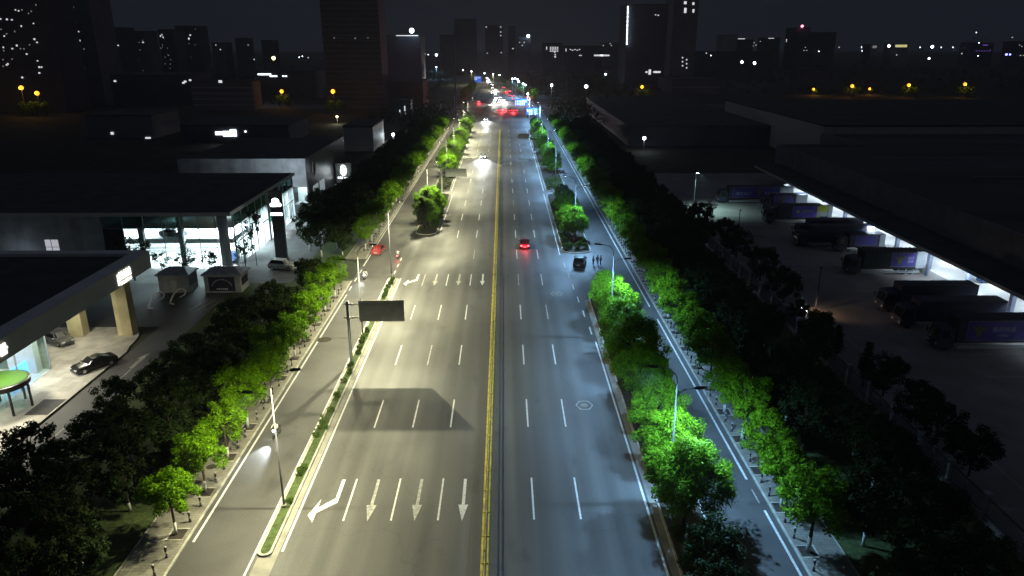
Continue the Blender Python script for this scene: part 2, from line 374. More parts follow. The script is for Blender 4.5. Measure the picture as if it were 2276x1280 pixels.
# painted markings
k = MB()
def ln(x, y0, y1, w_=.15, mi=0, z=.008): k.quad((x - w_ / 2, y0, z), (x + w_ / 2, y0, z), (x + w_ / 2, y1, z), (x - w_ / 2, y1, z), mi)
ln(-15.55, 46.3, 114, .18); ln(-17.55, 20, 114, .16)
ln(-22.75, 47.5, 87.4, .18); ln(-22.75, 88.8, 106, .18)
for y in (108, 112.5, 117): ln(-22.8, y, y + 2, .18)
ln(-22.9, 121, 330, .18)
for y in (116.5, 120.5, 124.5): ln(-17.0, y, y + 1.8, .15)
ln(13.2, 20, 87, .18)
for y in (89.5, 96, 102, 108, 114, 120): ln(13.0 - (y - 89) * .035, y, y + 2.6, .16)
ln(11.6, 127.5, 184, .18); ln(11.8, 188, 330, .18)
ln(22.85, 20, 51, .2); ln(22.8, 55.5, 95, .2); ln(22.7, 100, 330, .2)
ln(22.75, 52, 54, .12, 1)
ln(-11.6, 144, 184, .18); ln(-12.2, 188, 330, .18)
row = 50.0
while row < 330:
    for x in (3.75, 7.55): ln(x, row, row + 6, .15, 0 if rnd.random() < .6 else 1)
    for x in (-11.7, -7.85, -4.05):
        if row > 118 and x < -9: continue
        if row > 118 and x < -6 and row < 135: continue
        ln(x, row, row + 6, .15, 0 if rnd.random() < .7 else 1)
    row += 15.05
for q in [(370, 4), (374, 4)]: k.quad((-12, q[0], .008), (11, q[0], .008), (11, q[0] + .6, .008), (-12, q[0] + .6, .008), 1)
struct(k, 'lane_markings', [white_p, worn_p])
ya = MB()
for (x) in (-.36, .1): ya.quad((x - .085, 15, .008), (x + .085, 15, .008), (x + .085, 330, .008), (x - .085, 330, .008))
struct(ya, 'centre_line', yel_p)
ar = MB()
def arrow(x, y, mi):       # points towards the camera
    z = .009
    ar.quad((x - .13, y + 2.2, z), (x + .13, y + 2.2, z), (x + .13, y + 6, z), (x - .13, y + 6, z), mi)
    ar.poly([(x, y, z), (x + .42, y + 2.2, z), (x - .42, y + 2.2, z)], mi)
def bent(x, y, mi):
    z = .009
    ar.quad((x + .42, y + 3.2, z), (x + .72, y + 2.6, z), (x + .72, y + 6, z), (x + .42, y + 6, z), mi)
    ar.quad((x - .75, y + 1.9, z), (x - .75, y + 1.15, z), (x + .72, y + 2.6, z), (x + .42, y + 3.2, z), mi)
    ar.poly([(x - 1.35, y + .9, z), (x - .75, y - .1, z), (x - .75, y + 3.1, z)], mi)
for y, ms in ((49.9, (0, 1, 1, 0)), (110.3, (0, 1, 1, 0))):
    bent(-13.4, y, ms[0]); arrow(-9.75, y, ms[1]); arrow(-5.95, y, ms[2]); arrow(-2.1, y, ms[3])
struct(ar, 'lane_arrows', [white_p, worn_p])
mk = MB()
for (x, y0, y1) in [(-42.9, 58, 66), (-42.9, 72, 84)]: mk.quad((x, y0, -.012), (x + .12, y0, -.012), (x + .12, y1, -.012), (x, y1, -.012))
for k_ in range(4): mk.quad((-44.2 + 1.2 * k_, 99.2, -.012), (-44.1 + 1.2 * k_, 99.2, -.012), (-43.2 + 1.2 * k_, 104, -.012), (-43.3 + 1.2 * k_, 104, -.012))
mk.poly([(-43.2, 79.6, -.012), (-43.0, 79.6, -.012), (-43.0, 82.4, -.012), (-42.7, 82.4, -.012), (-43.1, 83.8, -.012), (-43.5, 82.4, -.012), (-43.2, 82.4, -.012)])
for k_ in range(11): mk.quad((54 + 1.15 * k_, 197, -.008), (54.6 + 1.15 * k_, 197, -.008), (54.9 + 1.15 * k_, 198, -.008), (54.3 + 1.15 * k_, 198, -.008))
for y in (62, 68, 76, 82.5, 89, 95, 101, 107, 118.5, 121): mk.quad((57 if y < 110 else 47, y, -.008), (69, y, -.008), (69, y + .12, -.008), (57 if y < 110 else 47, y + .12, -.008))
mk.quad((46.2, 40, -.008), (46.32, 40, -.008), (46.32, 100, -.008), (46.2, 100, -.008))
struct(mk, 'lot_markings', worn_p)
# manholes and patches
for (x, y) in ((9.5, 106), (9.9, 69.6)):
    m_ = MB(); n = 6; z = .009
    for i in range(n):
        a0, a1 = 2 * math.pi * i / n, 2 * math.pi * (i + 1) / n
        m_.quad((x + .95 * math.cos(a0), y + 1.15 * math.sin(a0), z), (x + .95 * math.cos(a1), y + 1.15 * math.sin(a1), z),
                (x + .82 * math.cos(a1), y + .98 * math.sin(a1), z), (x + .82 * math.cos(a0), y + .98 * math.sin(a0), z))
    m_.lathe([(.42, .004), (.42, .016)], 20, (x, y, 0), 1)
    tag(m_.build('manhole_or_patch', [worn_p, conc]), 'pale manhole cover in a painted hexagon ' + ('on the far right lane' if y > 100 else 'on the right lane near the island trees'), 'manhole', 'manholes in the right carriageway')
tag(MB().lathe([(.9, .003), (.88, .012)], 24, (-22.0, 88.1, 0)).build('manhole_or_patch', soil), 'dark round patch breaking the white line of the left service road', 'manhole')  # flat dark disc laid across the line
tag(MB().lathe([(.42, .0), (.42, .012)], 20, (-25.3, 57.9, .12)).build('manhole_or_patch', soil), 'brown round manhole lid on the left sidewalk between two trees', 'manhole')

# ------------------------------------------------------------------ trees
import numpy as np
def leafcloud(mb, seed, clumps, leaf, per, mi=0, flat=.35):
    g = np.random.default_rng(seed)
    for (c, rc) in clumps:
        d = g.normal(size=(per, 3)); d /= np.linalg.norm(d, axis=1)[:, None]
        pos = np.array(c) + d * (rc * g.uniform(.45, 1.05, (per, 1)))
        nr = d + g.normal(size=(per, 3)) * .55; nr[:, 2] += flat; nr /= np.linalg.norm(nr, axis=1)[:, None]
        t = g.normal(size=(per, 3)); u = np.cross(nr, t); u /= np.linalg.norm(u, axis=1)[:, None]; v = np.cross(nr, u)
        s1 = (leaf * g.uniform(.55, 1.25, (per, 1))); s2 = s1 * g.uniform(.45, .8, (per, 1))
        q = np.stack([pos - u * s1 * .5, pos + v * s2 * .5, pos + u * s1 * .5, pos - v * s2 * .5], 1).reshape(-1, 3)
        o = len(mb.v); mb.v += [tuple(x) for x in q.tolist()]
        mb.f += [(o + 4 * i, o + 4 * i + 1, o + 4 * i + 2, o + 4 * i + 3) for i in range(per)]; mb.m += [mi] * per
def clumps(seed, rx, rz, cz, n, rc, shape='ball'):
    g = random.Random(seed); out = []
    while len(out) < n:
        a = g.uniform(0, 2 * math.pi); u = g.uniform(-1, 1); rr = g.uniform(.35, 1) ** .6
        wx = math.sqrt(1 - u * u)
        x, y, z = math.cos(a) * wx * rr, math.sin(a) * wx * rr, u * rr
        if shape == 'cone': k_ = max(.08, .95 - .85 * (z * .5 + .5)); x *= k_; y *= k_
        if shape == 'egg': k_ = 1.05 - .35 * z; x *= k_; y *= k_
        sx = 1 + .18 * math.sin(3 * a + seed)
        out.append(((x * rx * sx, y * rx * sx, cz + z * rz), rc * g.uniform(.7, 1.25)))
    return out
def tree(name, label, cat, seed, rx, rz, cz, n, per, leaf, lm, shape='ball', tr=.11, paint=False, rc=.3, group=None, limbs=5):
    t = thing(name, label, cat, (0, 0, 0), 0, group)
    cl = clumps(seed, rx, rz, cz, n, rx * rc, shape)
    c = MB(); leafcloud(c, seed, cl, leaf, per); c.build('crown', lm, t)
    k_ = MB(); g = random.Random(seed + 5); zt = cz - rz * .35
    p0 = [(0, 0, -.1), (.03, .02, zt * .4), (g.uniform(-.1, .1), g.uniform(-.1, .1), zt), (g.uniform(-.2, .2), g.uniform(-.2, .2), cz + rz * .35)]
    k_.tube(p0, [tr * 1.25, tr, tr * .8, tr * .25], 8)
    for i in range(limbs):
        q = cl[g.randrange(len(cl))][0]
        k_.tube([p0[2], (q[0] * .5 + p0[2][0] * .5, q[1] * .5 + p0[2][1] * .5, (zt + q[2]) * .5 + .1), q], [tr * .55, tr * .4, tr * .12], 5)
    tk = k_.build('trunk', bark, t, True)
    if paint: MB().tube([(0, 0, .0), (.012, .01, .7), (.024, .018, 1.25)], [tr * 1.32, tr * 1.2, tr * 1.12], 8).build('whitewash', limew, tk, True)
    return t
def park(o): o.location = (0, -200, -500)                    # unused
first = {}
PROTO = {}
def proto(key, *a, **kw): PROTO[key] = tree(*a, **kw); first[key] = True
def put(key, x, y, rz, label, group=None, s=1.0, z=0, cat=None):
    t = PROTO[key]; sc = s if hasattr(s, '__len__') else (s, s, s)
    if first[key]:
        first[key] = False; t.location = (x, y, z); t.rotation_euler = (0, 0, rz); t.scale = sc; o = t
        if label: o['label'] = label
        if group: o['group'] = group
    else: o = dup(t, (x, y, z), rz, label, group, sc)
    if cat: o['category'] = cat
    return o
for i in range(4): proto('s%d' % i, 'street_tree', 'x', 'tree', 11 + i * 7, 1.85, 2.0, 4.35, 46, 190, .2, leafA, 'ball', .10, True)
for i in range(3): proto('b%d' % i, 'island_tree', 'x', 'tree', 101 + i * 3, 2.9, 2.9, 4.7, 90, 290, .22, leafB, 'egg', .16, False, .27, limbs=9)
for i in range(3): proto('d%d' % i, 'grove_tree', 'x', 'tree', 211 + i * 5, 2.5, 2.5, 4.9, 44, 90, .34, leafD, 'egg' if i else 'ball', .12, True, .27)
proto('c0', 'cypress_tree', 'x', 'tree', 301, 1.5, 3.6, 4.2, 46, 60, .32, leafD, 'cone', .12, False, .38)
for i in range(2): proto('w%d' % i, 'shopfront_tree', 'x', 'tree', 401 + i, 1.7, 1.7, 4.3, 26, 34, .3, leafD, 'ball', .07, False, .3)
proto('f0', 'roadside_tree', 'x', 'tree', 501, 2.4, 2.4, 4.4, 30, 26, .6, leafA, 'ball', .15, False, .32, limbs=3)

def lampnote(y, lamps): return min(abs(y - l) for l in lamps)
for i, y in enumerate(treesL):
    st = 'bright yellow-green' if lampnote(y, (51.7, 88.6, 115)) < 8 else 'dim green'
    put('s%d' % (i % 4), -24.3 + rnd.uniform(-.15, .15), y, rnd.uniform(0, 6.3), '%s tree with whitewashed trunk, %s from the front along the left sidewalk' % (st, ordw(i + 1)),
        'street trees along the left sidewalk', (lambda q: (q * 1.14, q * 1.14, q))(rnd.uniform(.88, 1.14) if y < 112 else rnd.uniform(1.0, 1.2)), .1)
for i, y in enumerate(treesR):
    st = 'bright green' if lampnote(y, (57, 92, 140)) < 9 else 'shaded dark green'
    put('s%d' % ((i * 3 + 1) % 4), 24.35 + rnd.uniform(-.15, .15), y, rnd.uniform(0, 6.3), '%s tree with whitewashed trunk, %s from the front along the right sidewalk' % (st, ordw(i + 1)),
        'street trees along the right sidewalk', (lambda q: (q * 1.2, q * 1.2, q))(rnd.uniform(.9, 1.15)), .1)
bigR = [(15.5, 48.6, 1.0), (15.9, 55.8, .86), (16.1, 62.4, .84), (15.8, 69.4, .9), (16.2, 76.6, 1.0), (15.8, 83.6, .86), (16.1, 90.2, .92), (15.9, 97.0, .84)]
for i, (x, y, s) in enumerate(bigR):
    st = 'bulky lime-green lit' if i in (0, 1, 2, 6, 7) else 'dark shaded'
    put('b%d' % (i % 3), x, y, rnd.uniform(0, 6.3), '%s broad tree, %s from the front on the near right island' % (st, ordw(i + 1)), 'trees on the near right island', s, .1)
put('d1', 16.3, 42.6, 1.0, 'tree coloured dark for shade at the very front of the near right island', 'trees on the near right island', .72, .1)  # dark grove leaves: the big tree's shade put into the foliage colour
put('d2', 15.4, 38.5, 2.0, 'tree coloured dark for shade cut by the bottom edge on the near right island', 'trees on the near right island', .7, .1)  # same dark leaves, shade of the island front held in their colour
for i, (x, y, s) in enumerate([(15.3, 137.5, .86), (14.6, 146, .7), (15.2, 155.5, .85), (14.9, 163, .75), (15.2, 172, .62)]):
    put('b%d' % (i % 3), x, y, rnd.uniform(0, 6.3), 'lime-green broad tree, %s from the front on the island beyond the parked black car' % ordw(i + 1), 'trees on the second right island', s, .1)
for i, y in enumerate([212, 224, 236, 247, 259, 271, 284, 297, 311, 324]):
    put('b%d' % (i % 3), 15.4 + rnd.uniform(-.6, .6), y, rnd.uniform(0, 6.3), 'small far lime-green tree, %s from the front on the third right island' % ordw(i + 1), 'trees on the third right island', rnd.uniform(.75, .95), .1)
for i, (kx, x, y, s) in enumerate([('b0', -14.9, 148, .8), ('b1', -14.2, 154.5, 1.0), ('c0', -15.3, 146, .9), ('b2', -14.0, 161, .75), ('c0', -14.7, 150.5, 1.0)]):
    put(kx, x, y, rnd.uniform(0, 6.3), ['dark shaded front tree at the tip of the left island by the merge', 'tall tree with glowing yellow-green top on the left island', 'dark narrow tree at the left island tip near the kerb',
        'yellow-green lit tree behind the glowing one on the left island', 'dark conical tree in the middle of the left island'][i], 'trees on the left island', s, .1)
for i, y in enumerate([208, 216, 224, 232, 241, 250, 260, 270, 281, 292, 304, 317, 328]):
    put('b%d' % ((i + 1) % 3), -14.8 + rnd.uniform(-.8, .8), y, rnd.uniform(0, 6.3), 'far yellow-green tree, %s from the front on the left island past the pale sign' % ordw(i + 1), 'trees on the far left island', rnd.uniform(.8, 1.05), .1)
# trees beyond the crossing, along the bend
n_ = 0
for (y, xl, xr) in [(478, -24, 22), (489, -24, 21), (500, -24, 20.5), (512, -24, 19.5), (524, -23.5, 18.5), (536, -23.5, 17.5), (550, -23.5, 15.5), (564, -23, 14), (580, -23, 12.5), (598, -23, 10.5), (618, -22.5, 8.5), (640, -22.5, 6), (668, -23, 3), (700, -24, 0), (735, -26, -3), (772, -30, -4), (815, -38, -6), (850, -46, -8)]:
    n_ += 1
    for sx, x in (('left', xl), ('right', xr)):
        put('f0', x, y, rnd.uniform(0, 6.3), 'tiny far tree, %s beyond the crossing on the %s side of the bending road' % (ordw(n_), sx), 'trees beyond the crossing', rnd.uniform(.9, 1.4))
# dark grove strips beside the sidewalks
nb = 0
for y in np.arange(41, 330, 4.6):
    for x in (29.3, 33.2, 37.0):
        if rnd.random() < .1 or (50 < y < 56 and x < 31) or (x > 36 and (y < 74 or 82 < y < 122)): continue
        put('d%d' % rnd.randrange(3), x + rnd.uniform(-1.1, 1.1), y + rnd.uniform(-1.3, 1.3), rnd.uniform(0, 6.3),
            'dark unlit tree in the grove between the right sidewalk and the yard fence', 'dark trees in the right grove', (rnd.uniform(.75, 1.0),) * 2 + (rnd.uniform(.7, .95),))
for y in np.arange(41, 330, 4.8):
    for x in (-28.8, -32.6, -36.6, -39.6):
        if 113 < y < 126 and x > -34: continue
        if rnd.random() < .06 or (x < -38 and not 43 < y < 60) or (84 < y < 112 and x < -35) or (104 < y < 150 and x < -31): continue
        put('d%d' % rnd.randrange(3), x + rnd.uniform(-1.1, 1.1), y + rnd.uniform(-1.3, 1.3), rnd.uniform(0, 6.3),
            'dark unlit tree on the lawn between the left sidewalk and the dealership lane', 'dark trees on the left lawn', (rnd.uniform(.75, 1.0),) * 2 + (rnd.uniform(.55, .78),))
# trees in the yard along the fence
for i, (px_, py_, s) in enumerate([(1530, 520, .95), (1570, 560, .9), (1605, 590, .95), (1640, 640, .95), (1665, 690, .9), (1750, 720, .5), (1790, 760, .62), (1835, 800, .6), (1880, 860, .72), (1900, 900, .8), (1960, 960, .8), (2070, 1010, .8), (2120, 1080, .8)]):
    x, y = grd(px_, py_)
    put('c0' if i in (7, 8) else 'd%d' % (i % 3), max(x, 41.6), y, rnd.uniform(0, 6.3), 'dark tree inside the truck yard, %s from the far end along the fence' % ordw(i + 1), 'trees inside the yard fence', s)
for i, (x, y, s) in enumerate([(-58.6, 113.5, 1.35), (-53.9, 113.4, .85), (-49.8, 113.2, .95), (-46.0, 112.8, .9), (-43.0, 120.5, .9), (-41.4, 121.5, (.8, .8, 1.7))]):
    put('w%d' % (i % 2), x, y, rnd.uniform(0, 6.3), ['leafy tree at the left end of the lit showroom front', 'small thin tree before the bright showroom door', 'small thin tree before the middle showroom window',
        'slim tree between the two guard huts', 'short tree at the showroom corner column', 'tall slim tree with sparse tuft before the showroom side'][i], 'trees before the glass showroom', s)
for i, (x, y, s) in enumerate([(-34.6, 131, 1.1), (-31.5, 127, 1.0), (-33.5, 137, 1.2), (-30, 133, 1.1), (-35.5, 143, 1.2), (-31, 145, 1.2), (-37, 152, 1.1)]):
    put('d%d' % (i % 3), x, y, rnd.uniform(0, 6.3), 'big dark tree in the clump right of the black sign pylon, %s from the front' % ordw(i + 1), 'dark trees beside the pylon', s)
def wood(name, x0, x1, y0, y1, n, zmax, seed):
    g = random.Random(seed); m_ = MB()
    leafcloud(m_, seed, [((g.uniform(x0, x1), g.uniform(y0, y1), g.uniform(1, zmax)), g.uniform(2, 4)) for _ in range(n)], 1.6, 12)
    return tag(m_.build(name, leafD), kind='stuff')
wood('distant_wood', 26, 95, 470, 900, 620, 8, 5); wood('distant_wood', -330, -45, 470, 900, 900, 8, 6)
wood('distant_wood', 95, 700, 560, 1000, 900, 9, 7); wood('roadside_thicket', 27, 60, 335, 435, 150, 6, 8); wood('roadside_thicket', -60, -27, 335, 435, 150, 6, 9)
wood('distant_wood', -900, -330, 600, 1200, 700, 9, 12)
# shrubs
def shrub(name, seed, rx, rz, n, per, leaf, lm=leafS):
    t = MB(); leafcloud(t, seed, clumps(seed, rx, rz, rz * .9, n, rx * .45), leaf, per)
    return t.build(name, lm)
sh = [shrub('round_shrub', 601 + i, .42, .4, 14, 42, .13) for i in range(2)]
ys = [52.4, 56.4, 57.0, 63.0, 64.5, 65.6, 68.2, 71.5, 75.4, 77.5, 79.6, 83.0, 85.0, 86.6, 88.0, 90.2, 104.2, 105.9, 107.6, 109.1, 110.6, 111.9, 113.0]
for i, y in enumerate(ys):
    o = sh[i] if i < 2 else sh[i % 2].copy()
    if i >= 2: COL.objects.link(o)
    o.location = (-16.8 + rnd.uniform(-.18, .18), y, .15); s = rnd.uniform(.75, 1.2); o.scale = (s, s, s * rnd.uniform(.8, 1.1)); o.rotation_euler = (0, 0, rnd.uniform(0, 6))
    tag(o, 'clipped round shrub, %s from the front in the narrow left median strip' % ordw(i + 1), 'shrub', 'round shrubs in the left median')
bs = shrub('island_bush', 611, .9, .8, 22, 50, .2)
blist = [(12.9, 130.6, .8), (13.6, 131.3, .75), (15.2, 131.0, .9), (16.6, 131.2, .7), (13.2, 134, 1.0), (13.4, 138, 1.2), (13.1, 142, 1.1), (13.3, 147, 1.3), (13.1, 152, 1.2), (13.3, 158, 1.2), (13.2, 165, 1.2), (16.5, 134, .8),
         (-12.9, 145.5, .9), (-13.1, 149, 1.2), (-12.9, 153, 1.3), (-13.0, 157.5, 1.4), (-13.2, 163, 1.4), (-13.4, 168.5, 1.3), (-13.2, 174, 1.2), (-15.2, 144.6, .7), (-15.6, 170, 1.3),
         (14.6, 44, .7), (15.4, 45.6, .8), (17.0, 45.2, .7), (14.7, 47.4, .7), (14.7, 57, .8), (14.6, 62, .7), (14.7, 67.5, .8), (14.6, 73, .8), (14.6, 78, .8), (14.7, 83, .8), (15.2, 102.6, .8), (16.6, 102.8, .75)]
for i, (x, y, s) in enumerate(blist):
    o = bs if i == 0 else bs.copy()
    if i: COL.objects.link(o)
    o.location = (x, y, .15); o.scale = (s, s, s); o.rotation_euler = (0, 0, rnd.uniform(0, 6))
    side = 'second right island' if x > 0 and y > 100 else ('left island' if x < 0 else 'near right island kerb')
    tag(o, 'leafy bush, %s from the front on the %s' % (ordw(1 + sum(1 for (a, b, c) in blist if (a > 0) == (x > 0) and (b > 100) == (y > 100) and (b, a) < (y, x))), side), 'bush', 'bushes on the islands')
def hedge(x0, x1, y0, y1, h, label, seed):
    g = random.Random(seed); m_ = MB()
    n = int((x1 - x0) * (y1 - y0) * 1.1) + 6
    leafcloud(m_, seed, [((g.uniform(x0, x1), g.uniform(y0, y1), g.uniform(.25, h)), .45) for _ in range(n)], .26, 30)
    tag(m_.build('low_hedge', leafS), label, 'hedge', 'low hedges on islands')
hedge(13, 17.3, 189, 206, .7, 'low dark green hedge filling the front end of the third right island', 31)
hedge(-16.4, -13, 189.5, 204, .7, 'low green hedge bed under the pale grey gantry sign on the left', 32)
hedge(-13.6, -12.7, 205, 326, .8, 'long clipped hedge edging the far left island kerb', 33)

# ------------------------------------------------------------------ street lamps
WARM = (1.0, 0.945, 0.6); COOL = (0.31, 0.61, 1.0)
def arm_pts(s, L_, h, z): return [(0, 0, z), (s * .1, 0, z + h * .45), (s * L_ * .35, 0, z + h * .85), (s * L_, 0, z + h)]
def lamp(label, group, lens, arms, H=11.0, both=None):
    t = thing('street_lamp', label, 'street lamp', (0, 0, 0), 0, group)
    MB().tube([(0, 0, .1), (0, 0, 3), (0, 0, H)], [.105, .09, .05], 10).build('pole', polem, t, True)
    MB().bxb(-.2, .2, -.2, .2, .0, .35, .05).build('base', conc, t)
    for (s, L_, dz, z0) in arms:
        pts = arm_pts(s, L_, dz, z0)
        MB().tube(pts, [.046, .042, .038, .034], 8).build('arm', polem, t, True)
        x, z = pts[-1][0], pts[-1][2]
        hd = MB().rings([[(x - s * .1, -.1, z - .04), (x - s * .1, .1, z - .04), (x - s * .1, .1, z + .06), (x - s * .1, -.1, z + .06)],
                         [(x + s * .15, -.17, z - .05), (x + s * .15, .17, z - .05), (x + s * .15, .14, z + .1), (x + s * .15, -.14, z + .1)],
                         [(x + s * .75, -.16, z + .03), (x + s * .75, .16, z + .03), (x + s * .75, .13, z + .12), (x + s * .75, -.13, z + .12)]]).build('lamp_head', darkst, t)
        MB().rings([[(x + s * .2, -.12, z - .05), (x + s * .2, .12, z - .05), (x + s * .68, .12, z + .02), (x + s * .68, -.12, z + .02)],
                    [(x + s * .24, -.09, z - .06), (x + s * .24, .09, z - .06), (x + s * .64, .09, z + .01), (x + s * .64, -.09, z + .01)]]).build('lens', lens, hd)
    return t
def place_lamps(rows, lens, col, side, pw_main, pw_serv, c1, c2):
    first_ = None
    for i, (x, y) in enumerate(rows):
        s = 1 if side == 'left' else -1
        lab = '%s-armed %s street lamp, %s from the front on the %s' % ('twin', 'warm' if side == 'left' else 'cool bluish', ordw(i + 1), 'left median' if side == 'left' else 'right islands')
        if first_ is None:
            first_ = lamp(lab, 'street lamps on the %s side' % side, lens, [(s, 1.75, 1.5, 11.0), (-s, 1.5, .9, 9.7)]); o = first_; o.location = (x, y, .1)
        else: o = dup(first_, (x, y, .1), 0, lab)
        light('SPOT', (x + s * 2.2, y, 12.35), pw_main, col, None, .12, (0, R(-8 * s), 0), c1, .62, wide=1.5)
        light('SPOT', (x - s * 1.95, y, 10.45), pw_serv, col, None, .12, (0, R(8 * s), 0), c2, .62, wide=1.0)
LROWS = [(-16.9, 51.7), (-17.1, 88.6), (-17.2, 115.0), (-15.0, 156), (-14.4, 204), (-14.6, 238), (-14.8, 272), (-15, 306), (-15, 345)]
RROWS = [(15.05, 52), (15.3, 88.6), (15.2, 138), (15.4, 196), (15.4, 232), (15.4, 268), (15.4, 304), (15.4, 345)]
place_lamps(LROWS, warmlamp, WARM, 'left', 16500, 8400, 160, 152)
place_lamps(RROWS, coollamp, COOL, 'right', 8200, 15500, 154, 148)
# far lamps beyond the crossing
fl = None
for i, (px_, py_, c) in enumerate([(970, 149.5, 'c'), (1029, 156, 'c'), (1048, 158.6, 'w'), (1077, 163, 'w'), (1096, 165, 'w'), (1110, 167, 'w'), (1139, 175, 'c'), (1145, 174, 'c'), (1150, 176, 'c'), (1153, 181, 'c'), (1163, 186, 'c'), (1168, 189, 'c'), (1173, 209, 'c')]):
    x, y = grd(px_, py_, 12)
    lab = 'tiny far street lamp with glowing head, %s from the left beyond the crossing' % ordw(i + 1)
    if fl is None:
        fl = thing('street_lamp', lab, 'street lamp', (x, y, 0), 0, 'street lamps beyond the crossing')
        MB().tube([(0, 0, 0), (0, 0, 11.9)], [.16, .09], 6).build('pole', polem, fl)
        MB().lathe([(.1, 11.7), (.42, 11.85), (.45, 12.1), (.1, 12.4)], 8).build('lamp_head', coollamp, fl)
    else: dup(fl, (x, y, 0), 0, lab)
    if i % 2 == 0: light('SPOT', (x + .8, y - 1, 11.6), 16000, COOL if c == 'c' else WARM, None, .3, (0, 0, 0), 165, .4)

# ------------------------------------------------------------------ centre railing, bollards, gantry signs
rl = thing('centre_railing', 'long golden railing with ring ornaments along the yellow centre line', 'railing', (-.13, 0, 0))
MB().bx(-.03, .03, 20, 330, 1.02, 1.08).bx(-.02, .02, 20, 330, .22, .26).bx(-.02, .02, 20, 330, .78, .82).build('rail', gold, rl)
post = MB().bx(-.05, .05, -.05, .05, .0, 1.15).bx(-.28, .28, -.06, .06, .0, .07).lathe([(.03, 1.15), (.08, 1.2), (.08, 1.26), (.02, 1.32)], 8).build('post', gold, rl)
pan = MB()
def ring(mb, cy_, cz, r_, th=.018, n=14):
    pts = [(0, cy_ + r_ * math.cos(2 * math.pi * i / n), cz + r_ * math.sin(2 * math.pi * i / n)) for i in range(n + 1)]
    mb.tube(pts, th, 4, 0, False)
for q in (.65, 1.55, 2.45): ring(pan, q, .52, .25)
for q in (.2, 1.1, 2.0, 2.9): pan.bx(-.012, .012, q - .012, q + .012, .24, 1.04)
pan = pan.build('ornament_panel', gold, rl)
for i in range(1, 97):
    c = post.copy(); COL.objects.link(c); c.location = (0, 20 + 3.1 * i, 0)
    d = pan.copy(); COL.objects.link(d); d.location = (0, 20 + 3.1 * i, 0)
post.location = (0, 20, 0); pan.location = (0, 20, 0)

def make_bollard(lab, grp):
    t = thing('bollard', lab, 'bollard', (0, 0, 0), 0, grp)
    MB().lathe([(.13, 0), (.13, .05), (.075, .08), (.075, .34)], 10).lathe([(.076, .52), (.076, .7), (.1, .74), (.1, .842), (.04, .88)], 10).build('post', blackp, t, True)
    MB().lathe([(.077, .34), (.077, .518), (.04, .6), (.04, .86), (.09, .865), (.1, .92), (.07, .97), (.02, .98)], 10).build('white_band', mat('bollard_white', (.42, .42, .4), .6, var=.2), t, True)
    return t
b0 = None
for side, x0, pits in (('left', -23.95, treesL), ('right', 23.9, treesR)):
    n_ = 0
    for i in range(len(pits)):
        for off in (1.6, 3.7):
            y = pits[i] + off
            if y > 200 or (side == 'left' and 112 < y < 126): continue
            n_ += 1
            lab = 'short black and white bollard, %s from the front along the %s sidewalk kerb' % (ordw(n_), side)
            if b0 is None: b0 = make_bollard(lab, 'bollards along the sidewalks'); b0.location = (x0, y, .12)
            else: dup(b0, (x0 + rnd.uniform(-.05, .05), y + rnd.uniform(-.15, .15), .12), rnd.uniform(0, 3), lab)
    for y in ((45.6, 43.6) if side == 'left' else (43.6, 41.5)):
        n_ += 1
        dup(b0, (x0, y, .12), 0, 'short black and white bollard at the very front of the %s sidewalk, %s' % (side, 'nearer' if y < 43 or (side == 'left' and y < 45) else 'further'))

signback = mat('dark_sign_back', (0.28, 0.28, 0.285), .5, .3, var=.15, scale=1); paleback = mat('pale_sign_back', (0.5, 0.54, 0.5), .5, .1, var=.1)
def gantry(label, x, y, H, x0, x1, z0, z1, pm, backm, facem):
    t = thing('gantry_sign', label, 'road sign', (x, y, 0))
    MB().tube([(0, 0, 0), (0, 0, 1), (0, 0, H)], [.2, .2, .17], 14).lathe([(.21, H - .05), (.22, H), (.22, H + .06), (.1, H + .08)], 14).build('pole', pm, t, True)
    for z in (z0 + .4 if H - z0 > 1.7 else z0, z1 - .55):
        a = MB().tube([(-.55, .0, z), (x1 - .2, .0, z)], .07, 8).lathe([(.27, z - .1), (.27, z + .12)], 12)
        a.tube([(.45, 0, z), (.6, 0, z)], .15, 10); a.build('arm', pm, t, True)
    b = MB().bx(x0, x1, -.24, -.18, z0, z1); b.bx(x0 + .05, x1 - .5, -.30, -.245, z1 - .66, z1 - .5); b.bx(x0 + .05, x1 - .5, -.30, -.245, z0 + .42, z0 + .55)
    for q in (z0 + .02, z1 - .08): b.bx(x0 + .02, x1 - .02, -.29, -.242, q, q + .06)
    b.build('panel', backm, t)
    f = MB().bx(x0 + .03, x1 - .03, -.178, -.17, z0 + .03, z1 - .03).build('face', facem, t)
    return t
bluef = mat('blue_sign_face', (0.02, 0.08, 0.4), .4, var=.05)
gantry('dark rectangular sign back on a T-shaped pole beside the near left median', -17.0, 80.6, 7.9, 1.35, 6.65, 5.5, 8.15, galv, signback, bluef)
gantry('pale grey sign back on a white pole at the left island hedge', -13.9, 179.4, 7.4, 1.0, 6.2, 5.35, 7.35, whitep, paleback, bluef)
gantry('small dark sign back over the right carriageway beyond the third island tip', 12.4, 262, 6.5, -2.0, -5.8, 4.4, 6.2, polem, signback, bluef)
bsign = mat('lit_blue_sign', (0.02, 0.1, 0.6), .4, emit=(0.05, 0.2, 1.0), estr=.6); wmark = mat('white_sign_marks', (.8, .85, .9), .4, emit=(.7, .85, 1), estr=.8)
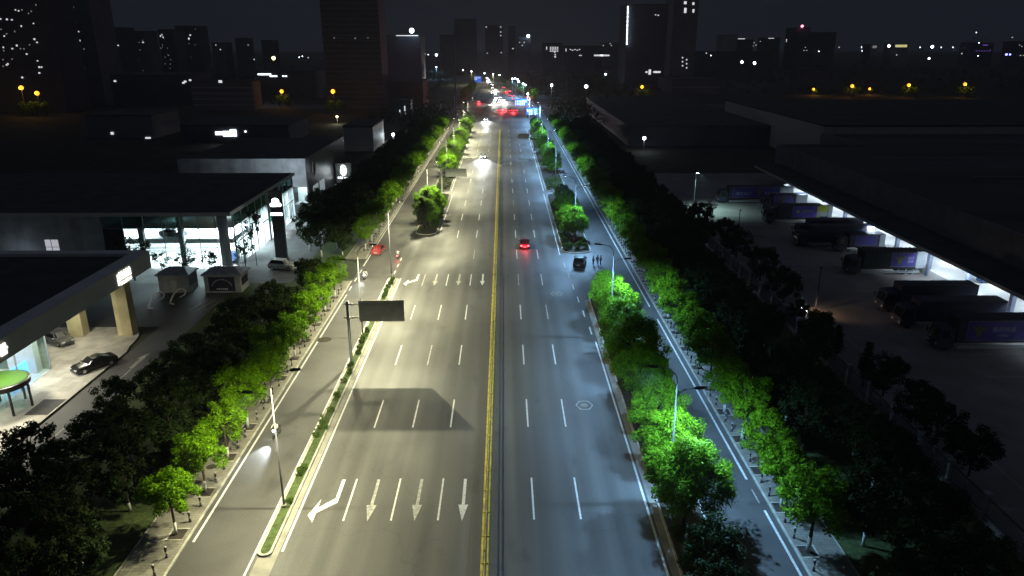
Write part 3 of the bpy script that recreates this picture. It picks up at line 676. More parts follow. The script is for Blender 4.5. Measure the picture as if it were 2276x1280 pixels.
def bluesign(label, x, y, x0, x1, z0, z1, H, n):
    t = thing('gantry_sign', label, 'road sign', (x, y, 0), 0, 'blue signs at the crossing')
    MB().tube([(0, 0, 0), (0, 0, H)], [.2, .15], 8).build('pole', whitep, t)
    MB().tube([(x0, 0, z0 + .5), (.3, 0, z0 + .5)], .09, 6).tube([(x0, 0, z1 - .5), (.3, 0, z1 - .5)], .09, 6).build('arm', whitep, t)
    MB().bx(x0, x1, -.3, -.15, z0, z1).build('panel', bsign, t)
    m_ = MB(); g = random.Random(n)
    for r_ in range(2):
        for i in range(n):
            if g.random() < .8: m_.bx(x0 + .3 + i * (x1 - x0 - .6) / n, x0 + .3 + (i + .55) * (x1 - x0 - .6) / n, -.34, -.305, z1 - .5 - 1.3 * (r_ + 1), z1 - .6 - 1.3 * r_)
    m_.build('lettering', wmark, t)
bluesign('blue lit direction sign with white marks, upper one right of the crossing', 14.8, 383, -7.6, -1.0, 6.3, 9.5, 10.2, 7)
bluesign('darker blue direction sign on a white post, lower one right of the crossing', 18.6, 350, -6.4, -1.2, 4.8, 7.7, 8.6, 5)
bluesign('tiny blue sign far up the bend', -21.5, 640, -1.5, 4.5, 5, 10, 10, 4)

# ------------------------------------------------------------------ vehicles
SED = dict(t=[0, .025, .10, .26, .30, .43, .66, .83, .97, 1.0], top=[.40, .50, .60, .655, .67, .97, 1.0, .74, .70, .48], w=[.78, .9, .97, 1, 1, 1, 1, .98, .93, .84], ws=(4, 5), rs=(6, 7))
SUV = dict(t=[0, .025, .09, .22, .27, .38, .84, .95, .98, 1.0], top=[.42, .52, .60, .64, .66, .97, 1.0, .70, .62, .45], w=[.8, .92, .98, 1, 1, 1, 1, .99, .96, .9], ws=(4, 5), rs=(6, 7))
HAT = dict(t=[0, .025, .10, .24, .28, .42, .78, .94, .98, 1.0], top=[.40, .50, .60, .65, .67, .97, 1.0, .68, .60, .45], w=[.8, .92, .98, 1, 1, 1, 1, .98, .95, .88], ws=(4, 5), rs=(6, 7))
def car(label, L_, W, H, S, paint, loc, heading, lit=None, group=None, glow=0):
    """front towards local -y"""
    t = thing('car', label, 'car', loc, heading, group)
    belt = .64 * H; rings_ = []; P = []
    for i, tt in enumerate(S['t']):
        y = -L_ / 2 + tt * L_; hw = S['w'][i] * W / 2; top = S['top'][i] * H; bz = min(belt, top - .02)
        up = top > belt + .1 * H; rw = hw * (.74 if up else .88)
        z0 = .2 if 0 < i < len(S['t']) - 1 else .3
        half = [(hw * .9, z0), (hw, .36 * H), (hw * .985, bz), (rw, top), (rw * .5, top + .02 * H)]
        P.append([(x, y, z) for x, z in half])
        rings_.append([(x, y, z) for x, z in half] + [(-x, y, z) for x, z in reversed(half)])
    b = MB().rings(rings_, 0, True); b.build('body', paint, t, False)
    def pane(pts, name):
        c = sum((Vector(q) for q in pts), Vector()) / len(pts)
        n = (Vector(pts[1]) - Vector(pts[0])).cross(Vector(pts[2]) - Vector(pts[0])).normalized()
        if n.dot(c - Vector((0, c.y * .6, H * .3))) < 0: n = -n
        v = [c + (Vector(q) - c) * .9 + n * .018 for q in pts]
        MB().add(v + [q - n * .015 for q in v], [tuple(range(len(v)))] + [(i, (i + 1) % len(v), len(v) + (i + 1) % len(v), len(v) + i) for i in range(len(v))]).build(name, carglass, t)
    mir = lambda q: (-q[0], q[1], q[2])
    a, c = S['ws']; pane([P[a][3], P[c][3], mir(P[c][3]), mir(P[a][3])], 'windscreen')
    e, f = S['rs']; pane([P[e][3], P[f][3], mir(P[f][3]), mir(P[e][3])], 'rear_window')
    sidep = [P[a][2], P[c][3], P[e][3], P[f][2]]
    pane(sidep, 'side_window'); pane([mir(q) for q in sidep], 'side_window')
    rr = .33 if H < 1.6 else .37
    for sx in (-1, 1):
        for tt in (.18, .81):
            y = -L_ / 2 + tt * L_
            x0, x1 = sx * (W / 2 - .2), sx * (W / 2 + .015)
            ty = MB().tube([(x0, y, rr), (x1, y, rr)], rr, 14)
            w_ = bpy.data.objects.new('wheel', None); COL.objects.link(w_); w_.parent = t
            ty.build('tyre', rubber, w_); MB().tube([(sx * (W / 2 - .01), y, rr), (sx * (W / 2 + .025), y, rr)], rr * .62, 10).build('rim', alloy, w_)
        fw = S['w'][1] * W / 2
        MB().bxb(sx * fw * .72 - .22, sx * fw * .72 + .22, -L_ / 2 - .012, -L_ / 2 + .16, .40 * H, .49 * H, .03).build('headlight', hl if lit in ('front', 'both') else hl_off, t)
        MB().bxb(sx * fw * .74 - .2, sx * fw * .74 + .2, L_ / 2 - .14, L_ / 2 + .012, .47 * H, .58 * H, .03).build('tail_light', tl if lit in ('rear', 'both') else tl_off, t)
        MB().bxb(sx * (W / 2 + .09) - .09, sx * (W / 2 + .09) + .09, -L_ / 2 + .30 * L_, -L_ / 2 + .30 * L_ + .12, belt, belt + .14, .03).build('wing_mirror', paint, t)
    MB().bx(-.25, .25, L_ / 2 - .05, L_ / 2 + .02, .33 * H, .41 * H).build('number_plate', platem, t)
    MB().bx(-.45, .45, -L_ / 2 - .015, -L_ / 2 + .03, .26 * H, .36 * H).build('grille', blackp, t)
    if glow and lit in ('front', 'both'):
        for sx in (-.6, .6): light('SPOT', (sx, -L_ / 2 - .1, .7), glow, (.92, .96, 1), t, .08, (R(82), 0, R(180)), 60, .7)
    if glow and lit == 'rear': light('POINT', (0, L_ / 2 + .5, .8), glow, (1, .05, .06), t, .25)
    return t
def paint(name, c, m_=0.3): return mat(name, c, .28, m_, var=.06, coat=.6)
pb = paint('black_car_paint', (.012, .012, .013)); pr_ = paint('red_car_paint', (.35, .02, .025)); pw = paint('white_car_paint', (.6, .6, .6), 0); pg = paint('grey_car_paint', (.12, .13, .14)); ps = paint('silver_car_paint', (.4, .41, .42), .5)
car('black saloon parked on the lit plaza beside the kerb', 4.9, 1.85, 1.46, SED, pb, (-47.1, 79.4, .16), R(-36))
car('dark saloon with pale bonnet parked behind the far plaza column', 4.8, 1.85, 1.46, SED, paint('two_tone_car_paint', (.1, .1, .1)), (-55.8, 87.2, .16), R(58))
car('red hatchback at the left kerb near the driveway mouth', 4.3, 1.8, 1.5, HAT, pr_, (-21.6, 129.6, 0), R(172))
car('white sport utility car beside the black sign pylon', 4.7, 1.9, 1.75, SUV, pw, (-36.4, 119.6, 0), R(78))
car('black estate car stopped between the right islands next to pedestrians', 4.9, 1.95, 1.6, SUV, pb, (14.6, 121.6, 0), R(168))
car('car driving away with bright red tail lights on the right carriageway', 4.7, 1.85, 1.5, SED, paint('maroon_car_paint', (.12, .015, .02)), (5.3, 133.5, 0), R(180), 'rear', None, 260)
car('nearest oncoming car with glaring white headlights on the left carriageway', 4.7, 1.85, 1.5, SED, ps, (-5.5, 246.5, 0), 0, 'front', None, 26000)
light('SPOT', (5.3, 130.9 + 5.2, .75), 1500, (.95, .97, 1), None, .1, (R(84), 0, 0), 50, .8)
car('second oncoming car with white headlights shortly before the crossing', 4.7, 1.85, 1.5, HAT, ps, (-7.3, 371, 0), 0, 'front', None, 22000)
jam = [(-1.0, 421, 'r'), (2.4, 420, 'r'), (5.4, 421, 'r'), (8.2, 420.5, 'r'), (-14.5, 484, 'r'), (-6.5, 459, 'f'), (-4.2, 480, 'f'), (-1.2, 484, 'f'), (1.8, 481, 'f'), (-4, 500, 'f'), (-1, 503, 'f'), (1.8, 499, 'f'), (-3.6, 520, 'f'), (-.8, 523, 'f'),
       (6.2, 540, 'r'), (9, 536, 'r'), (3.7, 588, 'r'), (6.6, 592, 'r'), (2, 640, 'r'), (10.5, 484, 'r'), (12.6, 500, 'r'), (8.6, 506, 'r'), (-4.2, 560, 'f'), (-6.8, 575, 'f'), (-5, 612, 'f'), (-7.8, 640, 'f'), (-8.8, 690, 'f'), (-12, 730, 'f'), (-13, 755, 'f'), (-14.5, 765, 'f'), (-13.2, 790, 'f'), (-15.5, 805, 'f'), (-16, 830, 'f')]
for i, (x, y, d) in enumerate(jam):
    fr = d == 'f'
    car('tiny far %s, %s nearest at or beyond the crossing' % ('car with white headlights' if fr else 'car with red tail lights', ordw(1 + sum(1 for q in jam if q[2] == d and (q[1], q[0]) < (y, x)))), 4.6, 1.85, 1.5, SED if i % 2 else HAT,
        (ps, pw, pb, pg)[i % 4], (x, y, 0), 0 if fr else R(180), 'front' if fr else 'rear', 'cars in the distant traffic', 0)
    if fr and i in (6, 8, 11, 24, 28): light('SPOT', (x, y - 2.5, .8), 45000, (1, .95, .85), None, .3, (R(80), 0, R(180)), 100, .6)
for x, y in ((.7, 424 - 9), (6.8, 424 - 9), (-14, 478), (10.5, 479), (4, 582)): light('POINT', (x, y, 1.2), 3200, (1, .04, .06), None, .4)
bt = thing('red_bus', 'red bus waiting at the right edge of the crossing', 'bus', (17.2, 497, 0), 0, None)
redb = mat('red_bus_paint', (.4, .02, .03), .4, var=.1)
MB().bxb(-1.25, 1.25, -4.5, 4.5, .5, 3.1, .15).build('body', redb, bt)
MB().bx(-1.1, 1.1, -4.53, -4.505, 1.6, 2.7).build('rear_window', carglass, bt)
for sx in (-.9, .9): MB().bx(sx - .2, sx + .2, -4.56, -4.51, .9, 1.3).build('tail_light', tl, bt)
for sx in (-1.1, 1.1):
    for y in (-3, 3): MB().tube([(sx - .13, y, .5), (sx + .13, y, .5)], .5, 12).build('wheel', rubber, bt)
light('POINT', (17.2, 488, 2.5), 3500, (1, .05, .08), None, .4)
ycar = car('pale saloon with warm headlights behind the trees inside the truck yard', 4.6, 1.8, 1.46, SED, ps, (41.9, 96.6, -.02), R(98), 'front')
light('SPOT', (43.6, 96.8, 1.3), 1100, (1, .62, .36), None, .1, (R(66), 0, R(-86)), 95, .8)

# scooters and riders
skin = mat('skin', (.35, .2, .14), .6, var=.1); hairm = mat('black_hair', (.012, .01, .01), .5, var=.2)
def person(label, cat, loc, rz, top, trousers, pose='stand', seed=1, group=None):
    """one skinned body, clothing as slightly larger shells grown from the same joints"""
    t = thing('person', label, cat, loc, rz, group)
    g = random.Random(seed)
    if pose == 'stand':
        J = dict(pel=(0, 0, .92), chest=(0, -.02, 1.27), neck=(0, 0, 1.45), head=(0, -.02, 1.56), crown=(0, -.01, 1.68),
                 hl=(.09, 0, .88), kl=(.11, -.05, .48), al=(.12, .03, .08), fl=(.13, -.1, .04), hr=(-.09, 0, .88), kr=(-.1, .02, .48), ar=(-.1, .1, .08), fr=(-.11, -.04, .04),
                 sl=(.19, 0, 1.38), el=(.26, .05, 1.12), wl=(.24, -.12, .92), sr=(-.19, 0, 1.38), er=(-.27, .03, 1.11), wr=(-.27, -.06, .85))
    else:
        J = dict(pel=(0, .1, .82), chest=(0, .0, 1.15), neck=(0, -.05, 1.34), head=(0, -.09, 1.45), crown=(0, -.08, 1.58),
                 hl=(.1, .08, .8), kl=(.16, -.32, .74), al=(.13, -.35, .36), fl=(.13, -.5, .33), hr=(-.1, .08, .8), kr=(-.16, -.32, .74), ar=(-.13, -.35, .36), fr=(-.13, -.5, .33),
                 sl=(.2, -.02, 1.27), el=(.3, -.18, 1.07), wl=(.27, -.42, 1.02), sr=(-.2, -.02, 1.27), er=(-.3, -.18, 1.07), wr=(-.27, -.42, 1.02))
    def skin_mesh(names, edges, rad, m_, nm, extra=(), par=t):
        vs = [J[n] for n in names] + [e[0] for e in extra]; es = [(names.index(a), names.index(b)) for a, b in edges]
        rads = [rad[n] for n in names]
        base = len(names)
        for i, (co, link, r_) in enumerate(extra): es.append((link if isinstance(link, int) else names.index(link), base + i)); rads.append(r_)
        me = bpy.data.meshes.new(nm); me.from_pydata(vs, es, []); o = bpy.data.objects.new(nm, me); COL.objects.link(o)
        md = o.modifiers.new('s', 'SKIN'); o.modifiers.new('u', 'SUBSURF').levels = 1
        for i, sv in enumerate(me.skin_vertices[0].data): sv.radius = (rads[i], rads[i] * .85); sv.use_root = i == 0
        new = bpy.data.meshes.new_from_object(o.evaluated_get(bpy.context.evaluated_depsgraph_get()))
        bpy.data.objects.remove(o); new.materials.append(m_)
        q = bpy.data.objects.new(nm, new); COL.objects.link(q); q.parent = par
        return q
    names = list(J); rad = {n: .06 for n in names}
    rad.update(pel=.13, chest=.14, neck=.055, head=.085, crown=.07, hl=.085, hr=.085, kl=.06, kr=.06, al=.042, ar=.042, fl=.035, fr=.035, sl=.06, sr=.06, el=.045, er=.045, wl=.03, wr=.03)
    E = [('pel', 'chest'), ('chest', 'neck'), ('neck', 'head'), ('head', 'crown'), ('pel', 'hl'), ('hl', 'kl'), ('kl', 'al'), ('al', 'fl'), ('pel', 'hr'), ('hr', 'kr'), ('kr', 'ar'), ('ar', 'fr'),
         ('chest', 'sl'), ('sl', 'el'), ('el', 'wl'), ('chest', 'sr'), ('sr', 'er'), ('er', 'wr')]
    ext = []
    hd = (0, -.06, -.16) if pose == 'stand' else (0, -.16, -.03)
    for s, w_ in (('l', 'wl'), ('r', 'wr')):
        b = Vector(J[w_]); d = Vector(hd); palm = len(names) + len(ext)
        ext.append((tuple(b + d * .5), w_, .034))
        for k_ in range(4): ext.append((tuple(b + d * (1.0 + (.12, .2, .15, 0)[k_]) + Vector(((k_ - 1.5) * .021, -.01, 0))), palm, .009))
        sgn = 1 if s == 'l' else -1
        ext.append((tuple(b + d * .7 + Vector((-sgn * .05, -.03, 0))), palm, .010))
    ext.append((tuple(Vector(J['head']) + Vector((0, -.11, .0))), 'head', .016))      # nose
    skin_mesh(names, E, rad, skin, 'body', ext)
    leg = ['pel', 'hl', 'kl', 'al', 'hr', 'kr', 'ar']; r2 = {n: rad[n] + .022 for n in names}
    skin_mesh(leg, [e for e in E if e[0] in leg and e[1] in leg], r2, trousers, 'trousers')
    up = ['chest', 'pel', 'sl', 'el', 'wl', 'sr', 'er', 'wr']
    skin_mesh(up, [e for e in E if e[0] in up and e[1] in up], r2, top, 'jacket')
    h = Vector(J['crown'])
    MB().lathe([(.03, -.12), (.1, -.08), (.108, -.01), (.08, .055), (.02, .085)], 12, (h.x, h.y + .025, h.z)).build('hair', hairm, t, True)
    return t
dk = mat('dark_cloth', (.02, .022, .03), .9, var=.2); gy = mat('grey_cloth', (.25, .27, .3), .9, var=.2); wh = mat('pale_cloth', (.55, .55, .5), .9, var=.1); bl = mat('navy_cloth', (.03, .04, .08), .9, var=.2)
person('person in pale top and dark trousers, left of the three beside the black car', 'person', (16.9, 121.2, 0), R(60), gy, dk, 'stand', 1, 'pedestrians by the black car')
person('person in dark clothes with light shoulder, middle of the three beside the black car', 'person', (17.7, 121.6, 0), R(-40), dk, dk, 'stand', 2, 'pedestrians by the black car')
person('person in navy jacket, right of the three beside the black car', 'person', (18.2, 121.3, 0), R(-80), bl, dk, 'stand', 3, 'pedestrians by the black car')
def scooter(label, loc, rz, pm, lit, glow=0):
    t = thing('scooter', label, 'scooter', loc, rz)
    for y in (-.62, .58): MB().tube([(-.05, y, .24), (.05, y, .24)], .24, 14).build('wheel', rubber, t)
    MB().prism([(.12, .3), (.15, .74), (.5, .8), (.82, .72), (.78, .5), (.4, .28)], -.13, .13, 'x').prism([(-.42, .26), (-.38, .33), (.2, .33), (.2, .26)], -.14, .14, 'x').prism([(-.5, .3), (-.56, .95), (-.48, .97), (-.4, .32)], -.15, .15, 'x').build('body', pm, t)
    MB().bxb(-.13, .13, .12, .72, .78, .88, .04).build('seat', blackp, t)
    MB().tube([(0, -.6, .25), (0, -.5, 1.0)], .03, 6).tube([(-.32, -.42, 1.04), (0, -.5, 1.02), (.32, -.42, 1.04)], .02, 6).build('handlebar', darkst, t)
    MB().bxb(-.09, .09, -.64, -.54, .78, .92, .03).build('headlight', hl if lit == 'front' else hl_off, t)
    MB().bxb(-.08, .08, .78, .85, .58, .68, .02).build('tail_light', tl if lit == 'rear' else tl_off, t)
    if lit == 'front' and glow: light('SPOT', (0, -.75, .85), glow, (.85, .94, 1), t, .06, (R(76), 0, R(180)), 44, .8)
    if lit == 'rear' and glow: light('POINT', (0, 1.0, .6), glow, (1, .1, .08), t, .1)
    return t
scooter('scooter riding towards the viewer with a white headlight on the near left service road', (-21.0, 63.6, 0), R(-10), pg, 'front', 4000)
person('scooter rider in pale jacket on the near left service road', 'person', (-21.05, 63.66, -.02), R(-10), wh, dk, 'ride', 4, 'scooter riders')
scooter('white scooter passing the driveway mouth beside the left median', (-21.3, 114, 0), R(-8), pw, 'front', 1200)
person('scooter rider in bright white top near the left driveway mouth', 'person', (-21.3, 114.06, -.02), R(-8), whitep, dk, 'ride', 5, 'scooter riders')
scooter('scooter with red tail light riding away near the end of the left median', (-17.6, 126, 0), R(176), pg, 'rear', 60)
person('scooter rider in pale coat riding away near the left lamp post', 'person', (-17.6, 125.94, -.02), R(176), wh, gy, 'ride', 6, 'scooter riders')

# ------------------------------------------------------------------ left: canopy showroom
wallm = mat('white_render', (.55, .56, .55), .8, var=.08, scale=.7); fasc = mat('fascia_panel', (.48, .48, .44), .6, var=.08, scale=.5)
roofm = mat('dark_roofing', (.06, .068, .07), .9, var=.3, scale=.3); colm = paver('column_tiles', (.55, .49, .28), .8, .12, .012, .8)
panelm = paver('grey_cladding', (.36, .37, .38), 1.6, 40, .02, .75); litm = mat('lit_letters', (1, 1, 1), .4, emit=(1, .96, .85), estr=2.2); litw = mat('lit_emblem', (1, 1, 1), .4, emit=(.85, .95, 1), estr=12)
flo = mat('showroom_floor', (.6, .6, .6), .25, var=.1); intw = mat('showroom_wall', (.75, .77, .77), .7, var=.05); alum = mat('aluminium_frame', (.45, .47, .48), .35, .5, var=.1)
greenm = mat('green_panel', (.032, .085, .01), .4, var=.1); orange = mat('orange_display', (.7, .28, .08), .5, var=.3, scale=1); bluepn = mat('blue_lit_display', (.05, .2, .8), .4, emit=(.1, .35, 1), estr=3)
c = thing('canopy_showroom', 'showroom under a deep grey flat canopy on tiled columns, near left', 'building', (-60, 78, 0))
L = lambda x, y, z: (x + 60, y - 78, z)
def lb(mb, x0, x1, y0, y1, z0, z1, mi=0): return mb.bx(x0 + 60, x1 + 60, y0 - 78, y1 - 78, z0, z1, mi)
rf = lb(MB(), -90, -49.1, 45, 95.2, 9.1, 9.3); rf.build('roof', roofm, c)
fa = MB(); fa.prism([(-49.1 + 60, 9.72), (-47.4 + 60, 9.45), (-47.4 + 60, 7.2), (-47.7 + 60, 7.1), (-49.1 + 60, 7.1)], 45 - 78, 97.2 - 78, 'y')
lb(fa, -90, -49.1, 95.3, 97, 7.1, 9.68); lb(fa, -47.42, -47.3, 45, 97.3, 9.38, 9.55)
fa.build('fascia', mat('canopy_panel', (.72, .72, .66), .6, var=.08, scale=.5), c); lb(MB(), -90, -49.12, 45, 95.28, 7.08, 7.2).build('soffit', wallm, c)
for (x, y) in ((-48.4, 90.2), (-54.6, 89.8), (-48.4, 55)): lb(MB(), x - .95, x + .95, y - .75, y + .75, .16, 7.1).build('column', colm, c)
# glazed shop volume under the canopy
lb(MB(), -90, -52, 46, 79, .16, .2).build('floor', flo, c)
lb(MB(), -80, -79.8, 46, 79, .2, 7.08).build('back_wall', intw, c)
for i in range(6):
    y0 = 46 + 5.5 * i; lb(MB(), -52.04, -52, y0 + .06, y0 + 5.44, .3, 7.0).build('glass_pane', glass, c)
for i in range(5):
    x0 = -79.8 + 5.56 * i; lb(MB(), x0 + .06, x0 + 5.5, 78.96, 79, .3, 7.0).build('glass_pane', glass, c)
for i in range(7): lb(MB(), -52.1, -51.95, 46 + 5.5 * i - .06, 46 + 5.5 * i + .06, .2, 7.08).build('mullion', alum, c)
lb(MB(), -56, -52.8, 77.7, 78.7, .2, 6.9).build('pier', wallm, c)
lb(MB(), -60, -53.4, 72.6, 72.9, 3.6, 6.8).build('display_board', orange, c)
lb(MB(), -53.6, -53.2, 73.2, 77, .6, 2.2).build('display_screen', bluepn, c)
tw = MB(); gg = random.Random(3)
for i in range(5):
    y = 88.6 + .62 * i
    lb(tw, -47.38, -47.3, y, y + .09, 8.05, 9.1); lb(tw, -47.38, -47.3, y + .22, y + .31, 8.0, 9.0)
    for j in range(3): lb(tw, -47.38, -47.3, y - .06, y + .45, 8.1 + .3 * j, 8.18 + .3 * j)
    lb(tw, -47.38, -47.3, y, y + .4, 7.45, 7.52); lb(tw, -47.38, -47.3, y + .15, y + .22, 7.35, 7.8); lb(tw, -47.38, -47.3, y, y + .4, 7.68, 7.75)
lb(tw, -47.38, -47.3, 88.1, 88.35, 7.5, 8.9)
tw.build('lit_lettering', litm, c)
em = MB()
for i in range(2): lb(em, -47.38, -47.3, 65.4 + .55 * i, 65.8 + .5 * i, 7.8, 8.9)
lb(em, -47.38, -47.3, 65.3, 66.5, 8.3, 8.45); em.build('lit_lettering', litm, c)
for (x, y, pw_) in ((-49.8, 62, 1000), (-49.8, 69, 1100), (-50.2, 77, 800), (-53, 86, 420)): light('AREA', (x, y, 7.0), pw_, (1, .94, .74), None, 1.2, (0, 0, 0))
for (x, y) in ((-57, 55), (-57, 66), (-57, 75)): light('AREA', (x, y, 6.9), 900, (.9, .97, 1), None, 2.0)
rd = thing('revolving_door', 'round glass revolving door with a bright green top on black posts', 'revolving door', (-50.9, 69.2, .16))
MB().lathe([(2.6, 2.75), (2.65, 2.8), (2.65, 3.3), (2.55, 3.34)], 36).build('drum', blackp, rd); MB().lathe([(2.42, 3.345), (2.42, 3.37)], 36).build('green_top', greenm, rd)
for k_ in range(6):
    a = math.pi / 3 * k_ + .3; MB().bx(2.35 * math.cos(a) - .09, 2.35 * math.cos(a) + .09, 2.35 * math.sin(a) - .09, 2.35 * math.sin(a) + .09, 0, 2.75).build('post', blackp, rd)
for k_ in range(3):
    a = math.pi / 3 * 2 * k_; MB().bx(-.02, 2.1, -.015, .015, .1, 2.6).build('door_leaf', glass, rd).rotation_euler = (0, 0, a)
for k_ in (0, 2, 3, 5):
    a0 = math.pi / 3 * k_ + .4; q = [(2.3 * math.cos(a0 + .17 * j), 2.3 * math.sin(a0 + .17 * j)) for j in range(6)]
    m_ = MB()
    for j in range(5): m_.quad((*q[j], .05), (*q[j + 1], .05), (*q[j + 1], 2.72), (*q[j], 2.72))
    m_.build('curved_glass', glass, rd)
tag(MB().bxb(-48.3, -45.9, 67.8, 71.3, .165, .185, .008).build('door_mat', mat('dark_mat', (.05, .05, .05), .95)), 'dark rectangular mat before the revolving door', 'mat')
# guard huts
def hut(label, x0, x1, y0, y1, banner):
    t = thing('guard_hut', label, 'hut', ((x0 + x1) / 2, (y0 + y1) / 2, 0), 0, 'guard huts before the showroom'); w_, d = (x1 - x0) / 2, (y1 - y0) / 2
    MB().bx(-w_, w_, -d, d, 0, 2.75).build('wall', panelm, t)
    MB().rings([[(-w_ - .3, -d - .3, 2.75), (w_ + .3, -d - .3, 2.75), (w_ + .3, d + .3, 2.75), (-w_ - .3, d + .3, 2.75)], [(-w_ - .3, -d - .3, 2.95), (w_ + .3, -d - .3, 2.95), (w_ + .3, d + .3, 2.95), (-w_ - .3, d + .3, 2.95)], [(-w_ * .55, -.2, 3.75), (w_ * .55, -.2, 3.75), (w_ * .55, .2, 3.75), (-w_ * .55, .2, 3.75)]]).build('roof', mat('hut_roof', (.25, .27, .3), .5, .3), t)
    for sx in (-1, 1): MB().bx(sx * (w_ - .02), sx * (w_ + .03), -d + .5, d - .4, 1.0, 2.2).build('window', carglass, t)
    if banner:
        b = MB().bx(-w_ + .7, w_ - .9, -d - .06, -d - .01, .25, 2.55).build('banner', mat('navy_banner', (.015, .015, .04), .6), t)
        m_ = MB()
        for k_ in range(13):
            a = math.pi * (.1 + .8 * k_ / 12); m_.bx(-.1 + 1.55 * math.cos(a) - .07, -.1 + 1.55 * math.cos(a) + .07, -d - .09, -d - .065, .75 + 1.3 * math.sin(a), .92 + 1.3 * math.sin(a))
        for k_ in range(6): m_.bx(-.95 + .3 * k_, -.75 + .3 * k_, -d - .09, -d - .065, .5, .72)
        m_.build('lettering', mat('grey_letters', (.5, .5, .55), .6), b)
    else: MB().bx(-.4, .45, -d - .05, -d - .01, .05, 2.0).build('door', fasc, t)
hut('plain grey guard hut with hipped roof, left of the two', -51.8, -47.2, 107.2, 110.6, False)
hut('guard hut with dark lettered banner on its front, right of the two', -44.8, -39.2, 107.2, 110.8, True)
for i, (x, y, rz) in enumerate(((-49.6, 100.6, .5), (-47.2, 102.4, .2))):
    pts = [(-.9, 0, .04), (-.7, 0, .6), (-.2, .1, 1.5), (.5, .15, 2.1), (1.1, .1, 2.2), (1.5, 0, 1.8), (1.3, -.1, 1.3), (.5, -.1, .9)]
    tag(MB().tube(pts, [.13, .13, .12, .12, .11, .1, .09, .07], 8).tube([(-.95, 0, .04), (-.3, -.5, .05)], .1, 6).build('curved_post', whitep, None, True), 'white curved hook-shaped post on the dark lot, %s of two' % ('left one' if i == 0 else 'right one nearer the huts'), 'post', 'curved white posts on the lot')
    o = bpy.data.objects['curved_post' if i == 0 else 'curved_post.001']; o.location = (x, y, 0); o.rotation_euler = (0, 0, rz)

# ------------------------------------------------------------------ left: glass dealership
d = thing('dealership', 'long dark-roofed glass dealership with glowing two-storey showroom corner', 'building', (-60, 140, 0))
def db(mb, x0, x1, y0, y1, z0, z1, mi=0): return mb.bx(x0 + 60, x1 + 60, y0 - 140, y1 - 140, z0, z1, mi)
db(MB(), -130, -44.2, 119.2, 158.4, 9.4, 9.9).build('roof', roofm, d)
db(MB(), -130, -44.05, 119.05, 119.18, 9.35, 9.95).build('eave', fasc, d)
db(MB(), -44.18, -44.03, 119.2, 158.5, 9.35, 9.95).build('eave', fasc, d)
db(MB(), -84, -66.2, 119.9, 120.3, 0, 9.38).build('wall', panelm, d); db(MB(), -130, -84.02, 126, 126.3, 0, 9.38).build('wall', panelm, d)
wn = db(MB(), -76, -73.8, 119.85, 119.89, 3.0, 5.2).build('window', mat('lit_small_window', (.8, .8, .85), .5, emit=(.75, .75, .85), estr=.5), d)
db(db(MB(), -75, -74.9, 119.8, 119.84, 3.0, 5.2), -76, -73.8, 119.8, 119.84, 3.9, 3.98).build('glazing_bar', alum, wn)
db(MB(), -130, -44.6, 120.4, 158, .0, .06).build('floor', flo, d)
db(MB(), -66, -45, 121, 131.5, 4.2, 5.0).build('mezzanine', intw, d)
db(MB(), -66.1, -55, 131.6, 132, .06, 9.38).build('back_wall', intw, d); db(MB(), -55.2, -55, 132, 158, .06, 9.38).build('back_wall', intw, d); db(MB(), -66.3, -66.1, 120.3, 132, .06, 9.38).build('back_wall', intw, d)
db(MB(), -66, -44.6, 120.5, 158, 7.0, 7.15).build('ceiling', intw, d)
xs = [-66.1, -62.6, -59.1, -56, -52.9, -50, -47.1]
for i in range(6):
    db(MB(), xs[i] + .05, xs[i + 1] - .05, 120.0, 120.04, 7.15, 9.36).build('upper_pane', glassd, d)
    if i >= 1: db(MB(), xs[i] + .05, xs[i + 1] - .05, 120.0, 120.04, .1, 7.0).build('shop_window', glass, d)
    else: db(MB(), xs[i] + .05, xs[i + 1] - .05, 119.95, 120.04, .1, 7.1).build('upper_pane', mat('black_cladding', (.04, .042, .045), .3), d)
for x in xs: db(MB(), x - .05, x + .05, 119.93, 120.08, .06, 9.38).build('mullion', alum, d)
for x in (-59.9, -53.2): db(MB(), x - .45, x + .45, 120.15, 120.9, .06, 9.38).build('column', wallm, d)
MB().tube([(14.0, -19.7, .06), (14.0, -19.7, 9.38)], .85, 20).build('column', mat('pale_column', (.5, .54, .55), .4, var=.08), d, True)
db(MB(), -66, -47, 119.95, 120.06, 3.6, 3.75).build('transom', alum, d); db(MB(), -66, -47, 119.95, 120.06, 7.02, 7.14).build('transom', alum, d)
ysd = [121.2, 125, 128.8, 132.6, 136.4, 140.2, 147.2, 150.4, 153.6, 157.6]
for i in range(9):
    a, b = ysd[i], ysd[i + 1]
    db(MB(), -44.5, -44.46, a + .05, b - .05, 7.15, 9.34).build('upper_pane', glassd, d)
    if i == 5:
        db(MB(), -44.6, -44.4, a + .5, b - .4, 3.2, 4.7).build('green_sign', mat('green_sign', (.02, .3, .14), .4, emit=(.02, .5, .2), estr=.25), d)
        db(MB(), -44.5, -44.46, a + .05, b - .05, 4.8, 7).build('shop_window', glass, d)
        continue
    db(MB(), -44.5, -44.46, a + .05, b - .05, .1, 7.0).build('shop_window', glass, d)
    mu = MB()
    for q in range(1, 4): db(mu, -44.52, -44.42, a + (b - a) * q / 4 - .03, a + (b - a) * q / 4 + .03, .1, 7.0)
    mu.build('glazing_bars', alum, d)
for y in ysd: db(MB(), -44.62, -44.38, y - .12, y + .12, .06, 9.34).build('mullion', alum, d)
db(MB(), -44.56, -44.4, 121.2, 140, 4.1, 4.28).build('transom', alum, d); db(MB(), -44.56, -44.4, 147.3, 157.6, 4.1, 4.28).build('transom', alum, d); db(MB(), -44.56, -44.4, 121.2, 157.6, 7.02, 7.13).build('transom', alum, d)
